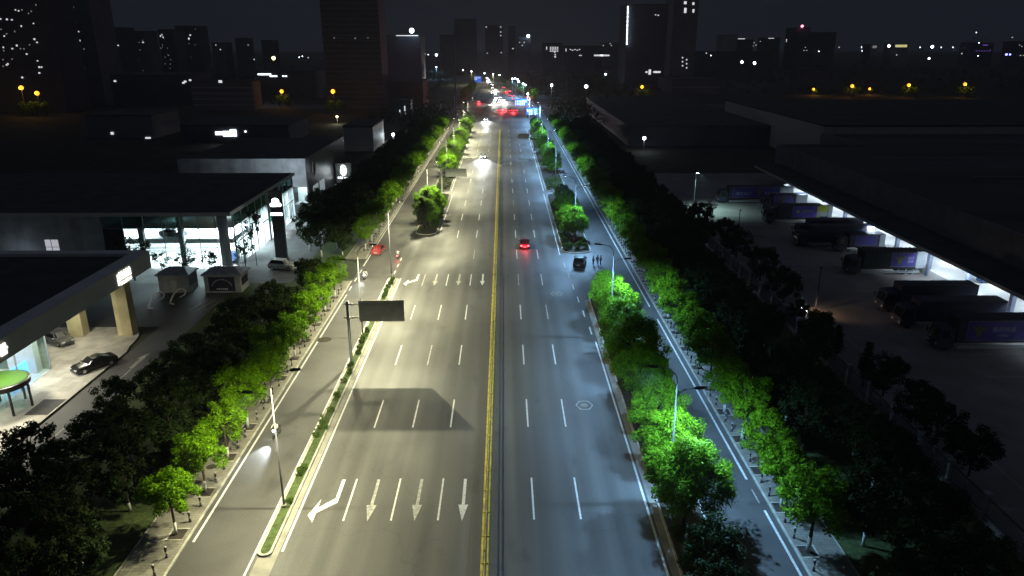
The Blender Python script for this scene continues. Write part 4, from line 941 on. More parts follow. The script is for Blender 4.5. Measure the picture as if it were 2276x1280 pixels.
for y in (139.6, 147.8): db(MB(), -45.2, -44.3, y - .6, y + .6, .06, 9.36).build('column', wallm, d)
for (x, y, z, p_) in ((-62, 125, 6.8, 700), (-56, 125, 6.8, 1000), (-50, 125, 6.8, 1000), (-62, 124, 4.1, 1000), (-56, 124, 4.1, 1500), (-50, 124, 4.1, 1500), (-47.5, 125, 6.8, 1200), (-47.5, 133, 6.8, 2200), (-47.5, 141, 6.8, 2200), (-47.5, 150, 6.8, 2200)):
    light('AREA', (x, y, z), p_ * 2.6, (.86, .96, 1), None, 3.2, (0, 0, 0))
for (x, y) in ((-44.2, 134), (-44.2, 152)): light('AREA', (x + .15, y, 5.2), 260, (.8, .92, 1), None, 2.5, (0, R(-70), 0))
car('dark display car on the showroom mezzanine behind the front glass', 4.6, 1.85, 1.5, SED, pg, (-55.5, 122.6, 5.0), R(80))
car('blue car standing in the showroom near the corner side window', 4.6, 1.85, 1.5, HAT, paint('blue_car_paint', (.03, .08, .2)), (-46.6, 124.5, .06), R(10))
py = thing('sign_pylon', 'tall black slab pylon with white glowing emblem before the showroom', 'sign', (-38.5, 126.4, 0))
MB().bxb(-1.0, 1.0, -.45, .45, 0, 12.2, .05).build('slab', mat('pylon_black', (.02, .022, .025), .35, var=.15), py)
MB().bx(-.95, .9, -.5, -.455, 11.2, 12.15).build('top_panel', mat('pylon_grey', (.12, .12, .13), .4), py)
e_ = MB(); e_.rings([[(.62 * math.cos(a), yy, 10.45 + .5 * math.sin(a)) for a in [2 * math.pi * k_ / 20 for k_ in range(20)]] for yy in (-.456, -.52)])
e_.rings([[(.95 * math.copysign(abs(math.cos(a)) ** .4, math.cos(a)), yy, 9.78 + .3 * math.copysign(abs(math.sin(a)) ** .5, math.sin(a))) for a in [2 * math.pi * k_ / 24 for k_ in range(24)]] for yy in (-.456, -.52)])
e_.build('lit_emblem', litw, py); MB().bxb(-.98, .96, -.52, -.456, 7.9, 8.35, .03).build('lit_wordmark', litw, py)
# neighbouring blocks
n2 = thing('white_block', 'pale panelled block with dark side wall behind the glass dealership', 'building', (-60, 190, 0))
def nb_(mb, x0, x1, y0, y1, z0, z1, mi=0): return mb.bx(x0 + 60, x1 + 60, y0 - 190, y1 - 190, z0, z1, mi)
nb_(nb_(MB(), -75, -48.6, 172, 172.4, 0, 10.9), -48.6, -45.2, 172, 172.4, 4.2, 10.9).build('front_wall', panelm, n2)
nb_(MB(), -75, -45.5, 172.42, 215, 10.3, 10.5).build('roof', roofm, n2); nb_(MB(), -45.4, -45.0, 172.42, 215, 0, 10.9).build('side_wall', mat('black_side', (.04, .04, .045), .4), n2)
nb_(MB(), -48.5, -45.4, 172.3, 180, 0, .08).build('floor', flo, n2); nb_(MB(), -48.6, -45.45, 176, 176.2, .1, 4.2).build('entrance_wall', intw, n2)
nb_(MB(), -48.4, -45.4, 172.1, 172.14, .1, 4.1).build('entrance_glass', glass, n2); light('AREA', (-47, 174, 4.1), 260, (.85, .97, 1), None, 2)
for (y0, y1) in ((176.5, 181.5), (183, 188)): nb_(MB(), -44.98, -44.9, y0, y1, .6, 3.6).build('lit_poster', mat('lit_poster', (.6, .65, .68), .6, emit=(.6, .7, .75), estr=.35), n2)
ring_ = MB(); ring_.tube([(15.06, -190 + 178.5 + 1.3 * math.cos(2 * math.pi * k_ / 24), 7.6 + 1.6 * math.sin(2 * math.pi * k_ / 24)) for k_ in range(25)], .12, 6); ring_.build('ring_emblem', mat('dim_emblem', (.4, .3, .25), .4), n2)
light('POINT', (-56, 126, 8.3), 120, (.7, .95, 1), None, .4)
light('POINT', (-48, 128, 8.3), 60, (.7, .95, 1), None, .4)
light('POINT', (-80, 117, 2.5), 90, (.7, .85, 1), None, .2)
light('SPOT', (-45, 160.5, 10.6), 4200, (.72, .88, 1), None, .15, (R(95), 0, R(22)), 110, .8)
light('SPOT', (-42, 155, 8.8), 1500, (.75, .9, 1), None, .15, (0, R(-10), 0), 130, .8)
ov = thing('sign_pylon', 'square grey sign box with glowing narrow oval emblem beyond the showrooms', 'sign', (-42.4, 200, 0))
MB().bxb(-2.1, 2.1, -.4, .4, .2, 5.5, .06).build('box', fasc, ov)
o_ = MB()
for rx_, th_ in ((.62, .13),): o_.tube([(rx_ * math.cos(2 * math.pi * k_ / 24), -.44, 3.6 + 1.25 * math.sin(2 * math.pi * k_ / 24)) for k_ in range(25)], th_, 6)
o_.bx(-.06, .06, -.5, -.405, 2.5, 4.7); o_.bx(-.45, .45, -.5, -.405, 3.52, 3.66); o_.build('lit_emblem', litw, ov)
ow = MB()
for k_ in range(7):
    if k_ != 3: ow.bx(-1.55 + .45 * k_, -1.25 + .45 * k_, -.46, -.405, 1.45, 1.72)
ow.build('lit_lettering', litw, ov)
def block(label, x0, x1, y0, y1, h, wm, floors=0, cat='building', name='low_building', wins=(), lit=None, roof=roofm, slabs=None):
    t = thing(name, label, cat, ((x0 + x1) / 2, (y0 + y1) / 2, 0)); w_, dd = (x1 - x0) / 2, (y1 - y0) / 2
    MB().bx(-w_, w_, -dd, dd, 0, h).build('wall', wm, t)
    MB().bx(-w_ - .15, w_ + .15, -dd - .15, dd + .15, h, h + .5).build('roof', roof, t)
    if floors:
        m_ = MB(); fh = h / floors
        for i in range(1, floors): m_.bx(-w_ - .25, w_ + .25, -dd - .25, -dd - .003, fh * i - .35, fh * i + .3)
        m_.build('floor_bands', slabs or wm, t)
    for (px_, py_, ww, hh) in wins:
        x, z = at(px_, py_, y0)
        MB().bx(x - t.location.x - ww / 2, x - t.location.x + ww / 2, -dd - .3, -dd - .26, z - hh / 2, z + hh / 2).build('lit_window', lit or (winlit if ww > .61 else windim), t)
    return t
windim = mat('dim_window', (.7, .7, .7), .5, emit=(.85, .8, .75), estr=.25)
winlit = mat('lit_window', (1, 1, 1), .5, emit=(.9, .92, .95), estr=.9); windim = mat('dim_window', (.7, .7, .7), .5, emit=(.8, .82, .9), estr=.35); winw = mat('bright_window', (1, 1, 1), .5, emit=(.85, .95, 1), estr=4)
towc = mat('tower_concrete', (.16, .17, .2), .9, var=.2, scale=.1); towd = mat('tower_dark', (.085, .095, .125), .8, var=.2, scale=.1); towb = mat('tower_blue_glass', (.12, .14, .2), .5, var=.2, scale=.1); towp = mat('tower_pale_band', (.34, .33, .34), .9, var=.2)
g2 = random.Random(12)
def pxblock(label, x0, x1, ytop, Y, depth, wm, floors=0, name='low_building', wins=(), lit=None, slabs=None):
    X0, z = at(x0, ytop, Y); X1, _ = at(x1, ytop, Y)
    if name == 'tower' and x1 < 450:
        for _ in range(14): wins = list(wins) + [(g2.uniform(max(x0, 2), x1 - 3), g2.uniform(max(ytop, 2) + 6, 160), .6, .6)]
    return block(label, X0, X1, Y, Y + depth, z, wm, floors, 'building', name, wins, lit, roofm, slabs)
pxblock('pale shed wall with one black window above the left tree line', 762, 828, 283, 262, 24, fasc, 0)
pxblock('dim white long warehouse in the left middle distance', 190, 335, 258, 300, 26, towc, 0, wins=[(250, 296, 1.2, 1), (330, 309, 2.2, 1.6)])
pxblock('dark hall with bright strip of workshop windows', 400, 640, 280, 285, 30, towd, 0, wins=[(488, 296, 3, 1.2), (504, 297, 2.6, 2), (519, 295, 2.4, 2.6), (546, 292, .7, .5)], lit=winw)
pxblock('pale four-storey block with stripes of floor bands on the left', 425, 560, 182, 430, 14, towc, 5, slabs=towp, wins=[(490, 181, 2, 1.4)])
pxblock('wide dark low building far left under the towers', 110, 420, 168, 470, 40, towd, 4, wins=[(412, 181, 1.6, 1), (408, 184, 1.5, 1), (423, 178, 1.5, 1), (256, 180, 1.5, 1)])
pxblock('low building with bright slanted roof lights on the left', 565, 700, 160, 520, 30, towd, 2, wins=[(588, 165, 9, .9), (608, 169, 5, .8), (630, 169, 1.2, .7), (636, 169, 1.2, .7)], lit=winw)
pxblock('reddish low hall left of the far road', 858, 940, 182, 440, 30, mat('brick_wall', (.08, .06, .06), .9, var=.3), 2)
pxblock('small gas station shed with white posts left of the crossing', 872, 912, 225, 395, 10, towd, 0, wins=[(900, 246, .6, 5), (889, 252, .5, 4)], lit=winlit)
pxblock('dim two-level annex with ribbed roof behind the right trees', 1495, 1600, 178, 560, 50, towc, 2, slabs=towp)
pxblock('pale hip-roofed far house behind the warehouse', 1790, 1840, 155, 620, 30, towc, 1)
pxblock('low bright-banded mall under the right skyline', 1560, 1720, 115, 800, 40, towd, 1)

# ------------------------------------------------------------------ skyline
def scatter(pts, s=1.0): return [(x, y, s * g_.uniform(.8, 1.5), s * g_.uniform(.8, 1.3)) for x, y in pts]
g_ = random.Random(4)
W1 = [(35, 22), (42, 24), (70, 25), (16, 43), (27, 44), (2, 42), (75, 52), (48, 58), (77, 87), (83, 94), (8, 105), (38, 101), (28, 108), (18, 142), (15, 144), (84, 135), (88, 149), (93, 149), (88, 162), (50, 172), (10, 80), (60, 120)]
W2 = [(122, 30), (125, 38), (162, 20), (165, 28), (137, 50), (168, 53), (158, 64), (175, 70), (178, 90), (170, 90), (133, 135), (172, 146), (176, 128), (146, 166), (153, 167), (110, 157), (110, 164)]
W3 = [(200, 118), (206, 139), (200, 150), (220, 157), (228, 156)]
W4 = [(256, 86), (263, 101), (260, 115), (265, 117), (267, 128), (243, 82)]
W5 = [(285, 77), (290, 113), (299, 137), (292, 80), (318, 94)]
pxblock('left-edge apartment tower with scattered lit windows', -60, 98, -30, 420, 25, towd, 26, 'tower', scatter(W1, .68))
pxblock('second apartment tower from the left with scattered lit windows', 106, 192, -25, 460, 25, towc, 26, 'tower', scatter(W2, .68))
pxblock('short dim tower right of the two tall left apartment towers', 196, 234, 105, 520, 20, towd, 12, 'tower', scatter(W3))
pxblock('distant slim tower with a few lights, left of the stepped pair', 238, 272, 62, 640, 20, towd, 18, 'tower', scatter(W4))
pxblock('distant slim tower with a few lights, right of the stepped pair', 280, 325, 70, 660, 20, towc, 18, 'tower', scatter(W5))
pxblock('dark wide distant tower beside the slim pair on the left', 350, 385, 66, 690, 22, towd, 18, 'tower', scatter([(360, 77), (357, 80), (363, 83)]))
pxblock('dark distant tower with two small lights at its foot on the left', 388, 440, 58, 720, 22, towd, 18, 'tower', scatter([(420, 85), (423, 78), (378, 122), (420, 87)]))
pxblock('low distant pale tower left of the yellow floodlight', 470, 500, 95, 800, 20, towc, 10, 'tower', scatter([(480, 100), (490, 110)], .8))
pxblock('narrow distant dark tower left of the yellow floodlight', 522, 548, 85, 800, 20, towd, 12, 'tower', scatter([(552, 100)], .8))
pxblock('narrow distant dark tower right of the yellow floodlight', 580, 606, 90, 820, 20, towd, 12, 'tower')
tq = pxblock('tall unfinished-looking tower with many faint floor bands, left of centre', 708, 838, -30, 420, 24, mat('tower_brown', (.075, .075, .085), .9, var=.2, scale=.2), 24, 'tower', scatter([(743, 84), (790, 85), (818, 84)], .6), slabs=mat('tower_brown_band', (.15, .145, .15), .9, var=.3, scale=.3))
pxblock('dark blue office tower below the bright white roof light', 858, 934, 80, 560, 30, towb, 14, 'tower', [(905, 79, 16, .6), (852, 122, 1.2, 2)], winlit)
pxblock('dark twin-topped tower left of centre skyline', 1010, 1056, 42, 900, 40, towd, 20, 'tower')
pxblock('wide dark tower with corner lights in the centre skyline', 1078, 1118, 56, 920, 40, towc, 18, 'tower', scatter([(1081, 60), (1113, 60), (1113, 71), (1113, 79), (1083, 118), (1114, 117)], .9))
pxblock('slim dark tower in the centre skyline', 1130, 1146, 58, 950, 30, towd, 16, 'tower', scatter([(1140, 108)]))
pxblock('lower centre tower under a round white light', 1148, 1180, 82, 940, 30, towb, 12, 'tower', scatter([(1155, 94), (1165, 94), (1161, 101)], .9))
pxblock('low dark block left of the centre towers', 977, 1010, 78, 980, 40, towc, 14, 'tower')
pxblock('far office block with a cluster of small white windows', 1208, 1250, 96, 1000, 30, towd, 6, 'tower', [(1215 + 1.5 * 0, 107, 1.2, 4)] + [(1224 + 5 * i, 105 + 3 * j, 2, 1) for i in range(4) for j in range(4)] + [(1234, 121, 1.5, 1.5), (1234, 126, 2, 2), (1233, 116, 1.4, 1.4)], winlit)
pxblock('far low block with a strip of white windows', 1252, 1340, 102, 1050, 30, towd, 4, 'tower', [(1258, 111, 1, 4)] + [(1268 + 5 * i, 110 + (i % 2) * 1.5, 2, 1) for i in range(5)] + [(1330, 123, 12, 2), (1345, 123, 12, 2), (1290, 123, 4, 1)], winlit)
pxblock('far dim block right of the white window strip', 1340, 1388, 96, 1080, 30, towc, 5, 'tower', scatter([(1341, 101), (1356, 97), (1359, 101), (1380, 108)], .9))
tr_ = pxblock('tall dark tower with a dashed white light line down its left edge', 1396, 1492, 10, 620, 40, towb, 30, 'tower', scatter([(1457, 33), (1463, 34), (1492, 26), (1492, 42)], .8) + [(1437, 160, 1.8, 1.2), (1444, 160, 2, 4), (1456, 160, 3, 1.4), (1464, 160, 3, 1.4)], winlit)
for i in range(9):
    y_ = 14 + 9.7 * i; x, z0 = at(1395 - i * .3, y_ + 7.6, 619); _, z1 = at(1395, y_, 619)
    MB().bx(x - tr_.location.x - .45, x - tr_.location.x + .45, 618 - tr_.location.y, 618.4 - tr_.location.y, z0, z1).build('light_strip', winw, tr_)
pxblock('slender tower with pale vertical ribs right of the light-line tower', 1500, 1556, -25, 600, 26, towc, 0, 'tower', [(1523, 6, 2, 2), (1523, 23, 1.8, 3.6), (1541, 8, 1.6, 1.8), (1541, 24, 1.4, 2.4)] + [(1517 + 9 * (i % 2), 128 + 4.5 * i, .9, 1) for i in range(6)], winlit)
pxblock('small floodlit pale building on the right skyline', 1608, 1640, 78, 1000, 30, mat('floodlit_wall', (.4, .42, .4), .8), 0, 'tower', [(1648, 86, 9, .9)], winlit)
pxblock('dark right skyline building with one white roof bar', 1644, 1675, 88, 1050, 30, towd, 6, 'tower', scatter([(1676, 95), (1680, 100), (1674, 102), (1690, 92)], .8))
pxblock('right skyline building with a pinkish roof bar', 1700, 1735, 84, 1100, 30, towd, 6, 'tower', [(1714, 85, 8, .8), (1748, 90, 1, 4)], winlit)
pxblock('dark tower under the red beacon on the right skyline', 1765, 1802, 62, 1100, 30, towd, 12, 'tower', scatter([(1790, 105), (1793, 112), (1787, 112)], .8))
pxblock('broad dim far block right of the beacon tower', 1812, 1860, 72, 1150, 30, towd, 8, 'tower')
pxblock('far low yellow-lit hall on the right horizon', 1985, 2020, 98, 1300, 30, towd, 0, 'tower', [(2003, 102, 20, 4)], mat('yellow_lit', (1, .9, .4), .5, emit=(.9, .85, .35), estr=.8))
pxblock('far low block with dim windows on the right horizon', 1935, 1950, 99, 1300, 30, towd, 0, 'tower', [(1944, 104, 7, 4)], windim)
pxblock('far dark building with purple light row at the right', 2160, 2210, 95, 1250, 30, towd, 2, 'tower', [(2170 + 6 * i, 113, 1.2, 1.2) for i in range(6)] + [(2190, 100, 9, .8)], mat('purple_lit', (.4, .2, .8), .5, emit=(.35, .15, .9), estr=.8))
pxblock('far right-edge building with pale windows', 2258, 2290, 92, 1200, 30, towd, 2, 'tower', scatter([(2266, 100), (2271, 103), (2268, 123), (2274, 123)], 1))
# distant point lamps on posts
def globe(label, px_, py_, Y, r_, mt, power=0, col=(1, 1, 1), grp='distant lamps'):
    x, z = at(px_, py_, Y); t = thing('distant_lamp', label, 'lamp', (x, Y, 0), 0, grp)
    MB().tube([(0, 0, 0), (0, 0, max(z - r_, .5))], [.14, .08], 6).build('post', polem, t)
    MB().lathe([(r_ * math.sin(a), z - r_ * math.cos(a)) for a in [.15 + (math.pi - .3) * k_ / 7 for k_ in range(8)]], 10).build('globe', mt, t, True)
    if power: light('POINT', (x, Y - r_ - .4, z - .2), power, col, None, .3)
    return t
sod = mat('sodium_globe', (1, .6, .1), .4, emit=(1, .37, .02), estr=2.6); whg = mat('white_globe', (1, 1, 1), .4, emit=(.75, .9, 1), estr=9); yg = mat('yellow_globe', (1, 1, .4), .4, emit=(1, .9, .25), estr=10); rg = mat('red_beacon', (1, .1, .2), .4, emit=(1, .15, .3), estr=12); bg = mat('blue_beacon', (.1, .1, 1), .4, emit=(.12, .12, 1), estr=20)
SO = [(47, 195, 400, 'left one at the far left edge'), (82, 207, 400, 'right one at the far left edge'), (626, 203, 455, 'left of the tall brown tower foot'), (740, 203, 408, 'at the tall brown tower foot'), (1427, 193, 515, 'below the light-line tower'),
      (1808, 198, 555, 'leftmost behind the warehouse'), (1894, 191, 535, 'second behind the warehouse'), (1933, 197, 560, 'small third behind the warehouse'), (2020, 189, 534, 'fourth behind the warehouse'), (2145, 187, 534, 'rightmost behind the warehouse')]
for (a, b, Y, l) in SO:
    globe('glowing orange sodium lamp, ' + l, a, b, Y, 1.15 if Y < 550 else .85, sod, 1000, (1, .45, .05), 'orange sodium lamps')
    x, z = at(a, b, Y)
    for q, (dx, dy, w_) in enumerate(((2.4, 1.6, 'right of'), (-2.6, 2.2, 'left of'), (.3, -3.6, 'in front of'), (4.6, -2.5, 'further right of'))):
        if a in (1808, 1933) and q: break
        put('f0', x + dx, Y + dy, rnd.uniform(0, 6), 'tree glowing orange %s the sodium lamp %s' % (w_, l), 'trees lit by sodium lamps', max(.35, min(1.0, (z - (0 if q < 2 else 1.2)) / 6.6)))
globe('glaring white floodlight above the dark blue office tower', 915, 68, 555, 1.7, whg, 250, (.75, .9, 1)); globe('round white light over the lower centre tower', 1174, 80, 935, 1.9, whg)
globe('white yard light on a mast right of the crossing', 1226, 189, 443, .75, whg, 3000, (.8, .9, 1)); globe('bluish white lamp right of the mast light', 1303, 192, 537, 1.2, whg)
globe('small violet-white lamp above the bluish one', 1346, 165, 640, .8, whg); globe('white star-like flood lamp in the dark right grove', 1432, 307, 262,   .62, whg, 400, (.8, .92, 1))
globe('white flood lamp over the dark left trees', 874, 299, 290, .6, whg, 1500, (.85, .95, 1)); globe('yellowish lamp on the far left hall', 749, 259, 356, .5, yg, 900, (1, .95, .7))
globe('yellow floodlight on the left horizon', 608, 129, 700, 1.6, yg); globe('red beacon light on the right skyline', 1783, 58, 1099, 1.7, rg)
globe('left one of the paired white lamps on the right', 1649, 138, 700, 1.2, whg); globe('right one of the paired white lamps on the right', 1677, 140, 700, 1.3, whg)
globe('white far floodlight left of the yellow hall', 1976, 102, 1280, 2.2, whg); globe('white far floodlight right of the yellow hall', 2072, 104, 1280, 2.2, whg)
globe('small white far lamp under the right floodlight', 2065, 130, 900, 1.2, whg); globe('blue flashing far light at the right', 2237, 121, 1000, 1.2, bg); globe('blue flashing far light at the far right', 2245, 121, 1000, 1.0, bg)
globe('small white lamp above the left road bend', 970, 122, 900, 1.4, whg); globe('white lamp at the left tower foot', 108, 188, 445, .5, whg)
for i, (a, b, Y) in enumerate([(945, 120, 900), (952, 121, 900), (1390, 123, 800), (1570, 118, 800), (1580, 123, 800), (1590, 117, 820), (1601, 117, 820), (1708, 115, 900), (1820, 114, 900), (1865, 105, 1100), (1915, 105, 1100), (1916, 113, 1100), (1993, 122, 900), (2045, 105, 1200), (2092, 105, 1200), (2138, 119, 1000), (2118, 105, 1200), (2174, 124, 1000), (2250, 83, 1400), (2170, 72, 1400), (2176, 95, 1200), (565, 132, 800), (672, 125, 760), (665, 127, 760), (685, 128, 760)]):
    globe('tiny white light point on the horizon, %s from the left' % ordw(i + 1), a, b, Y, (.42 + .2 * (i % 3 == 0)) * Y / 1000 + .1, whg if i % 3 else winlit, 0, (1, 1, 1), 'tiny horizon lights')
mast = thing('utility_mast', 'tall slim pole rising above the left far road trees', 'mast', (at(1012, 180, 395)[0], 395, 0)); MB().tube([(0, 0, 0), (0, 0, 45)], [.55, .18], 8).build('pole', polem, mast)
MB().bx(-.9, .5, -.3, .3, .0, 10).build('lower_sleeve', galv, mast)
m2 = thing('utility_mast', 'thin dim pole in the dark right of the mast light', 'mast', (at(1259, 200, 480)[0], 480, 0)); MB().tube([(0, 0, 0), (0, 0, 26)], [.35, .15], 8).build('pole', polem, m2)

# ------------------------------------------------------------------ right: warehouse, trucks, fence
seam = paver('warehouse_parapet', (.17, .17, .18), 5, 40, .04, .7); rfw = mat('warehouse_roof', (.06, .064, .068), .8, var=.4, scale=.15, stretch=(.1, 1, 1))
wv = thing('warehouse', 'huge dark flat-roofed warehouse with a lit loading dock under its long canopy', 'building', (110, 150, 0))
def wb(mb, x0, x1, y0, y1, z0, z1, mi=0): return mb.bx(x0 - 110, x1 - 110, y0 - 150, y1 - 150, z0, z1, mi)
wb(wb(MB(), 76.3, 100, 55, 200, 9.6, 9.8), 100, 330, 55, 228, 9.6, 9.8).build('roof', rfw, wv)
wb(MB(), 76, 76.28, 55, 200.3, 5.2, 10.5).build('parapet', seam, wv); wb(wb(MB(), 76.3, 99.7, 200.02, 200.3, 0, 10.4), 99.7, 100, 200.02, 228, 0, 10.4).build('parapet', seam, wv)
ca = MB().prism([(69.6 - 110, 4.75), (69.6 - 110, 5.05), (75.98 - 110, 5.6), (75.98 - 110, 5.35)], 55 - 150, 197 - 150, 'y'); ca.build('canopy', roofm, wv)
wb(MB(), 69.4, 69.58, 55, 197, 4.65, 5.1).build('canopy_edge', fasc, wv)
wb(MB(), 71.5, 96, 55, 186, 0, 1.15).build('dock_floor', mat('dock_floor', (.5, .52, .53), .6, var=.12, scale=.4), wv)
wb(MB(), 96, 96.3, 55, 186, 1.15, 9.55).build('back_wall', intw, wv); wb(MB(), 76, 96, 186.02, 186.3, 1.15, 9.5).build('end_wall', intw, wv)
wb(MB(), 76.3, 96, 55, 186, 5.7, 5.8).build('ceiling', intw, wv)
for y in (64, 74, 84, 94, 104, 114.5, 125, 135.5, 146, 156.5, 167, 178): wb(MB(), 71.3, 71.85, y - .35, y + .35, 0, 4.85).build('dock_column', mat('dock_column', (.14, .17, .24), .6), wv)
st = MB()
for i in range(26):
    y = 60 + 5.4 * i + rnd.uniform(-1, 1); x = rnd.uniform(80, 150); wb(st, x, x + rnd.uniform(5, 30), y, y + .22, 9.81, 9.86)
st.build('roof_seams', mat('roof_seam', (.3, .3, .3), .5, var=.2), wv)
for y in (62, 73, 84, 95, 106, 117, 128, 139, 150, 161, 172, 182): light('AREA', (77.5, y, 5.1), 480, (.78, .9, 1), None, 2.0, (0, 0, 0))
for y in (80, 90, 103, 112, 122, 132, 143, 154, 165, 176): light('AREA', (70.2, y, 4.55), 460, (.75, .9, 1), None, 1.2, (0, R(-28), 0))
cratem = mat('blue_crate', (.05, .12, .3), .5, var=.15); cageb = mat('grey_cage', (.3, .32, .33), .5, .3)
for i, (x, y, sx, sy, h, m_, l) in enumerate([(76.5, 107.5, 1.8, 1.5, 1.5, cratem, 'big blue bin on the lit dock'), (78, 152, 1.5, 1.2, 1.5, cratem, 'dark blue cage trolley at the far lit dock'), (79, 121, 1.2, 1, 1.2, cageb, 'grey cage trolley deep in the dock'), (80, 88, 2.2, 1.2, 1.0, cageb, 'low grey conveyor table on the near dock'), (81, 141, 2, 1.2, 1.1, cageb, 'grey table in the middle of the dock'), (82, 98, 1.4, 1.2, 1.3, cratem, 'blue trolley standing behind the big bin')]):
    t = thing('cage_trolley', l, 'trolley', (x, y, 1.15), 0, 'trolleys on the loading dock')
    MB().bx(-sx / 2, sx / 2, -sy / 2, sy / 2, .2, .28).bx(-sx / 2, -sx / 2 + .06, -sy / 2, sy / 2, .28, h).bx(sx / 2 - .06, sx / 2, -sy / 2, sy / 2, .28, h).bx(-sx / 2 + .06, sx / 2 - .06, sy / 2 - .06, sy / 2, .28, h).bx(-sx / 2 + .06, sx / 2 - .06, -sy / 2, -sy / 2 + .06, .28, h * .7).build('box', m_, t)
    for a in (-1, 1):
        for b in (-1, 1): MB().tube([(a * sx * .4 - .04, b * sy * .35, .1), (a * sx * .4 + .04, b * sy * .35, .1)], .1, 8).build('wheel', rubber, t)
    MB().bx(-sx / 2 + .07, sx / 2 - .07, -sy / 2 + .07, sy / 2 - .07, .29, h * .6).build('load', mat('cardboard', (.3, .22, .13), .9), t)
b2_ = block('dark high-bay hall with pale front wall beyond the warehouse roof', 101, 330, 229, 335, 12, fasc, 0, roof=mat('hall_roof', (.06, .06, .062), .85, var=.3, scale=.2))
b3_ = block('low dim hall behind the warehouse yard gate', 48, 102, 275, 420, 7.0, towd, 0, roof=mat('hall_roof', (.06, .06, .062), .85, var=.3, scale=.2))
purple = mat('purple_banner', (.05, .042, .26), .5, var=.08); cargo_dark = mat('cargo_dark', (.03, .034, .065), .6, var=.2); cargo_pale = mat('cargo_pale', (.35, .4, .45), .6, var=.12); framew = mat('banner_frame', (.2, .2, .22), .6); yellowd = mat('dull_yellow_print', (.13, .14, .03), .5, var=.3, scale=6); yellowg = mat('yellow_green_print', (.42, .5, .04), .5, var=.1); whitepr = mat('white_print', (.42, .42, .48), .5, var=.05); tarp = mat('dark_tarpaulin', (.02, .03, .035), .7, var=.3, scale=2)
def star(mb, x, z, s, y):
    half = [(0, 1.0), (.22, .8), (.2, .45), (.55, .62), (1.15, .75), (.95, .4), (.6, .15), (.36, .0), (.4, -.5), (.2, -.85), (.08, -1.0)]   # head, spread wings, tapering tail
    pts = [(x + s * u, z + s * v) for u, v in half] + [(x - s * u, z + s * v) for u, v in reversed(half[1:])]
    mb.rings([[(u, y, v) for u, v in pts], [(u, y - .02, v) for u, v in pts]])
def truck(label, xfront, xback, yside, H=4.0, style='dark', fr=None, emb=None, txt=None, pale_end=.0, ribs=False, cab=2.1, small='', lamp=False):
    """lorry backed to the dock, cab towards -x; yside is the near side"""
    t = thing('box_truck', label, 'truck', (xfront, yside + 1.25, -.02), 0, 'lorries backed up to the loading dock'); Ln = xback - xfront
    pc = MB().prism([(0, .45), (.05, 1.4), (.35, 2.75), (.6, 2.95), (cab, 3.0), (cab, .45)], -1.2, 1.2, 'y'); pc.build('cab', cargo_dark if style != 'silver' else cargo_pale, t)
    MB().add([(.05, -1.05, 1.5), (.05, 1.05, 1.5), (.31, 1.0, 2.65), (.31, -1.0, 2.65)], [(0, 1, 2, 3)]).build('windscreen', carglass, t)
    for s in (-1, 1):
        MB().bx(.5, 1.5, s * 1.2 - (.02 if s < 0 else 0), s * 1.2 + (.02 if s > 0 else 0), 1.6, 2.55).build('side_window', carglass, t)
        MB().bx(-.16, .02, s * 1.38 - .1, s * 1.38 + .1, 1.7, 2.3).build('wing_mirror', blackp, t)
        MB().bxb(-.05, .1, s * .85 - .2, s * .85 + .2, .75, 1.0, .03).build('headlight', hl_off, t)
    MB().bx(.3, Ln - .2, -.5, .5, .75, 1.05).build('chassis', blackp, t)
    for x in (1.1, Ln - 2.2, Ln - 3.5) if Ln > 8 else (1.1, Ln - 1.6):
        for s in (-1, 1): MB().tube([(x, s * .85, .5), (x, s * 1.18, .5)], .5, 14).build('wheel', rubber, t)
    bx0 = cab + .25
    bx_ = MB().bx(bx0, Ln, -1.25, 1.25, 1.06, H); bx_.build('cargo_box', tarp if ribs else (cargo_pale if style == 'silver' else cargo_dark), t)
    if ribs:
        m_ = MB(); n_ = int((Ln - bx0) / .7)
        for k_ in range(n_): m_.bx(bx0 + .3 + .7 * k_, bx0 + .38 + .7 * k_, -1.25, 1.25, H + .0, H + .12)
        m_.build('roof_bows', framew, t)
    MB().bx(bx0 + .2, Ln - .6, -1.27, -1.2, .55, .68).bx(bx0 + .2, Ln - .6, -1.27, -1.2, .3, .43).build('side_guard', cargo_pale, t)
    if pale_end: MB().bx(Ln - pale_end, Ln - .02, -1.27, -1.252, 1.1, H - .05).build('pale_panel', cargo_pale, t)
    if fr:
        f0, f1 = fr; f1 -= 0
        fm = MB(); z0, z1 = 1.35, H - .2; y0 = -1.285
        for (a, b, c_, d_) in ((f0, f1, z0, z0 + .08), (f0, f1, z1 - .08, z1), (f0, f0 + .08, z0 + .08, z1 - .08), (f1 - .08, f1, z0 + .08, z1 - .08)): fm.bx(a, b, y0, -1.252, c_, d_)
        fm.build('banner_frame', framew, t); bn = MB().bx(f0 + .08, f1 - .08, -1.27, -1.252, z0 + .08, z1 - .08).build('banner', purple, t)
        if emb is not None:
            e2 = MB(); star(e2, emb, (z0 + z1) / 2 - .05, .85, -1.272); e2.build('winged_emblem', yellowd, bn)
        for (body, x, z, size, mt) in txt or ():
            text(body, size, mt, bn, 'lettering', (x, -1.28, z), (R(90), 0, 0), .01)
    return t
truck('far lorry with a long slogan banner and yellow emblem', 53.2, 71.0, 172.6, 4.0, 'dark', (3.2, 14.4), 9.6, [('超过3公斤', 6.0, 2.3, .86, whitepr), ('就发德邦', 12.4, 2.3, .8, whitepr)], 3.2)
truck('short van-size lorry with a small framed picture banner', 61.0, 71.2, 164.5, 3.6, 'dark', (2.6, 7.0), 4.6, None, 2.6)
brightp = mat('bright_purple_banner', (.10, .075, .5), .5, var=.08)
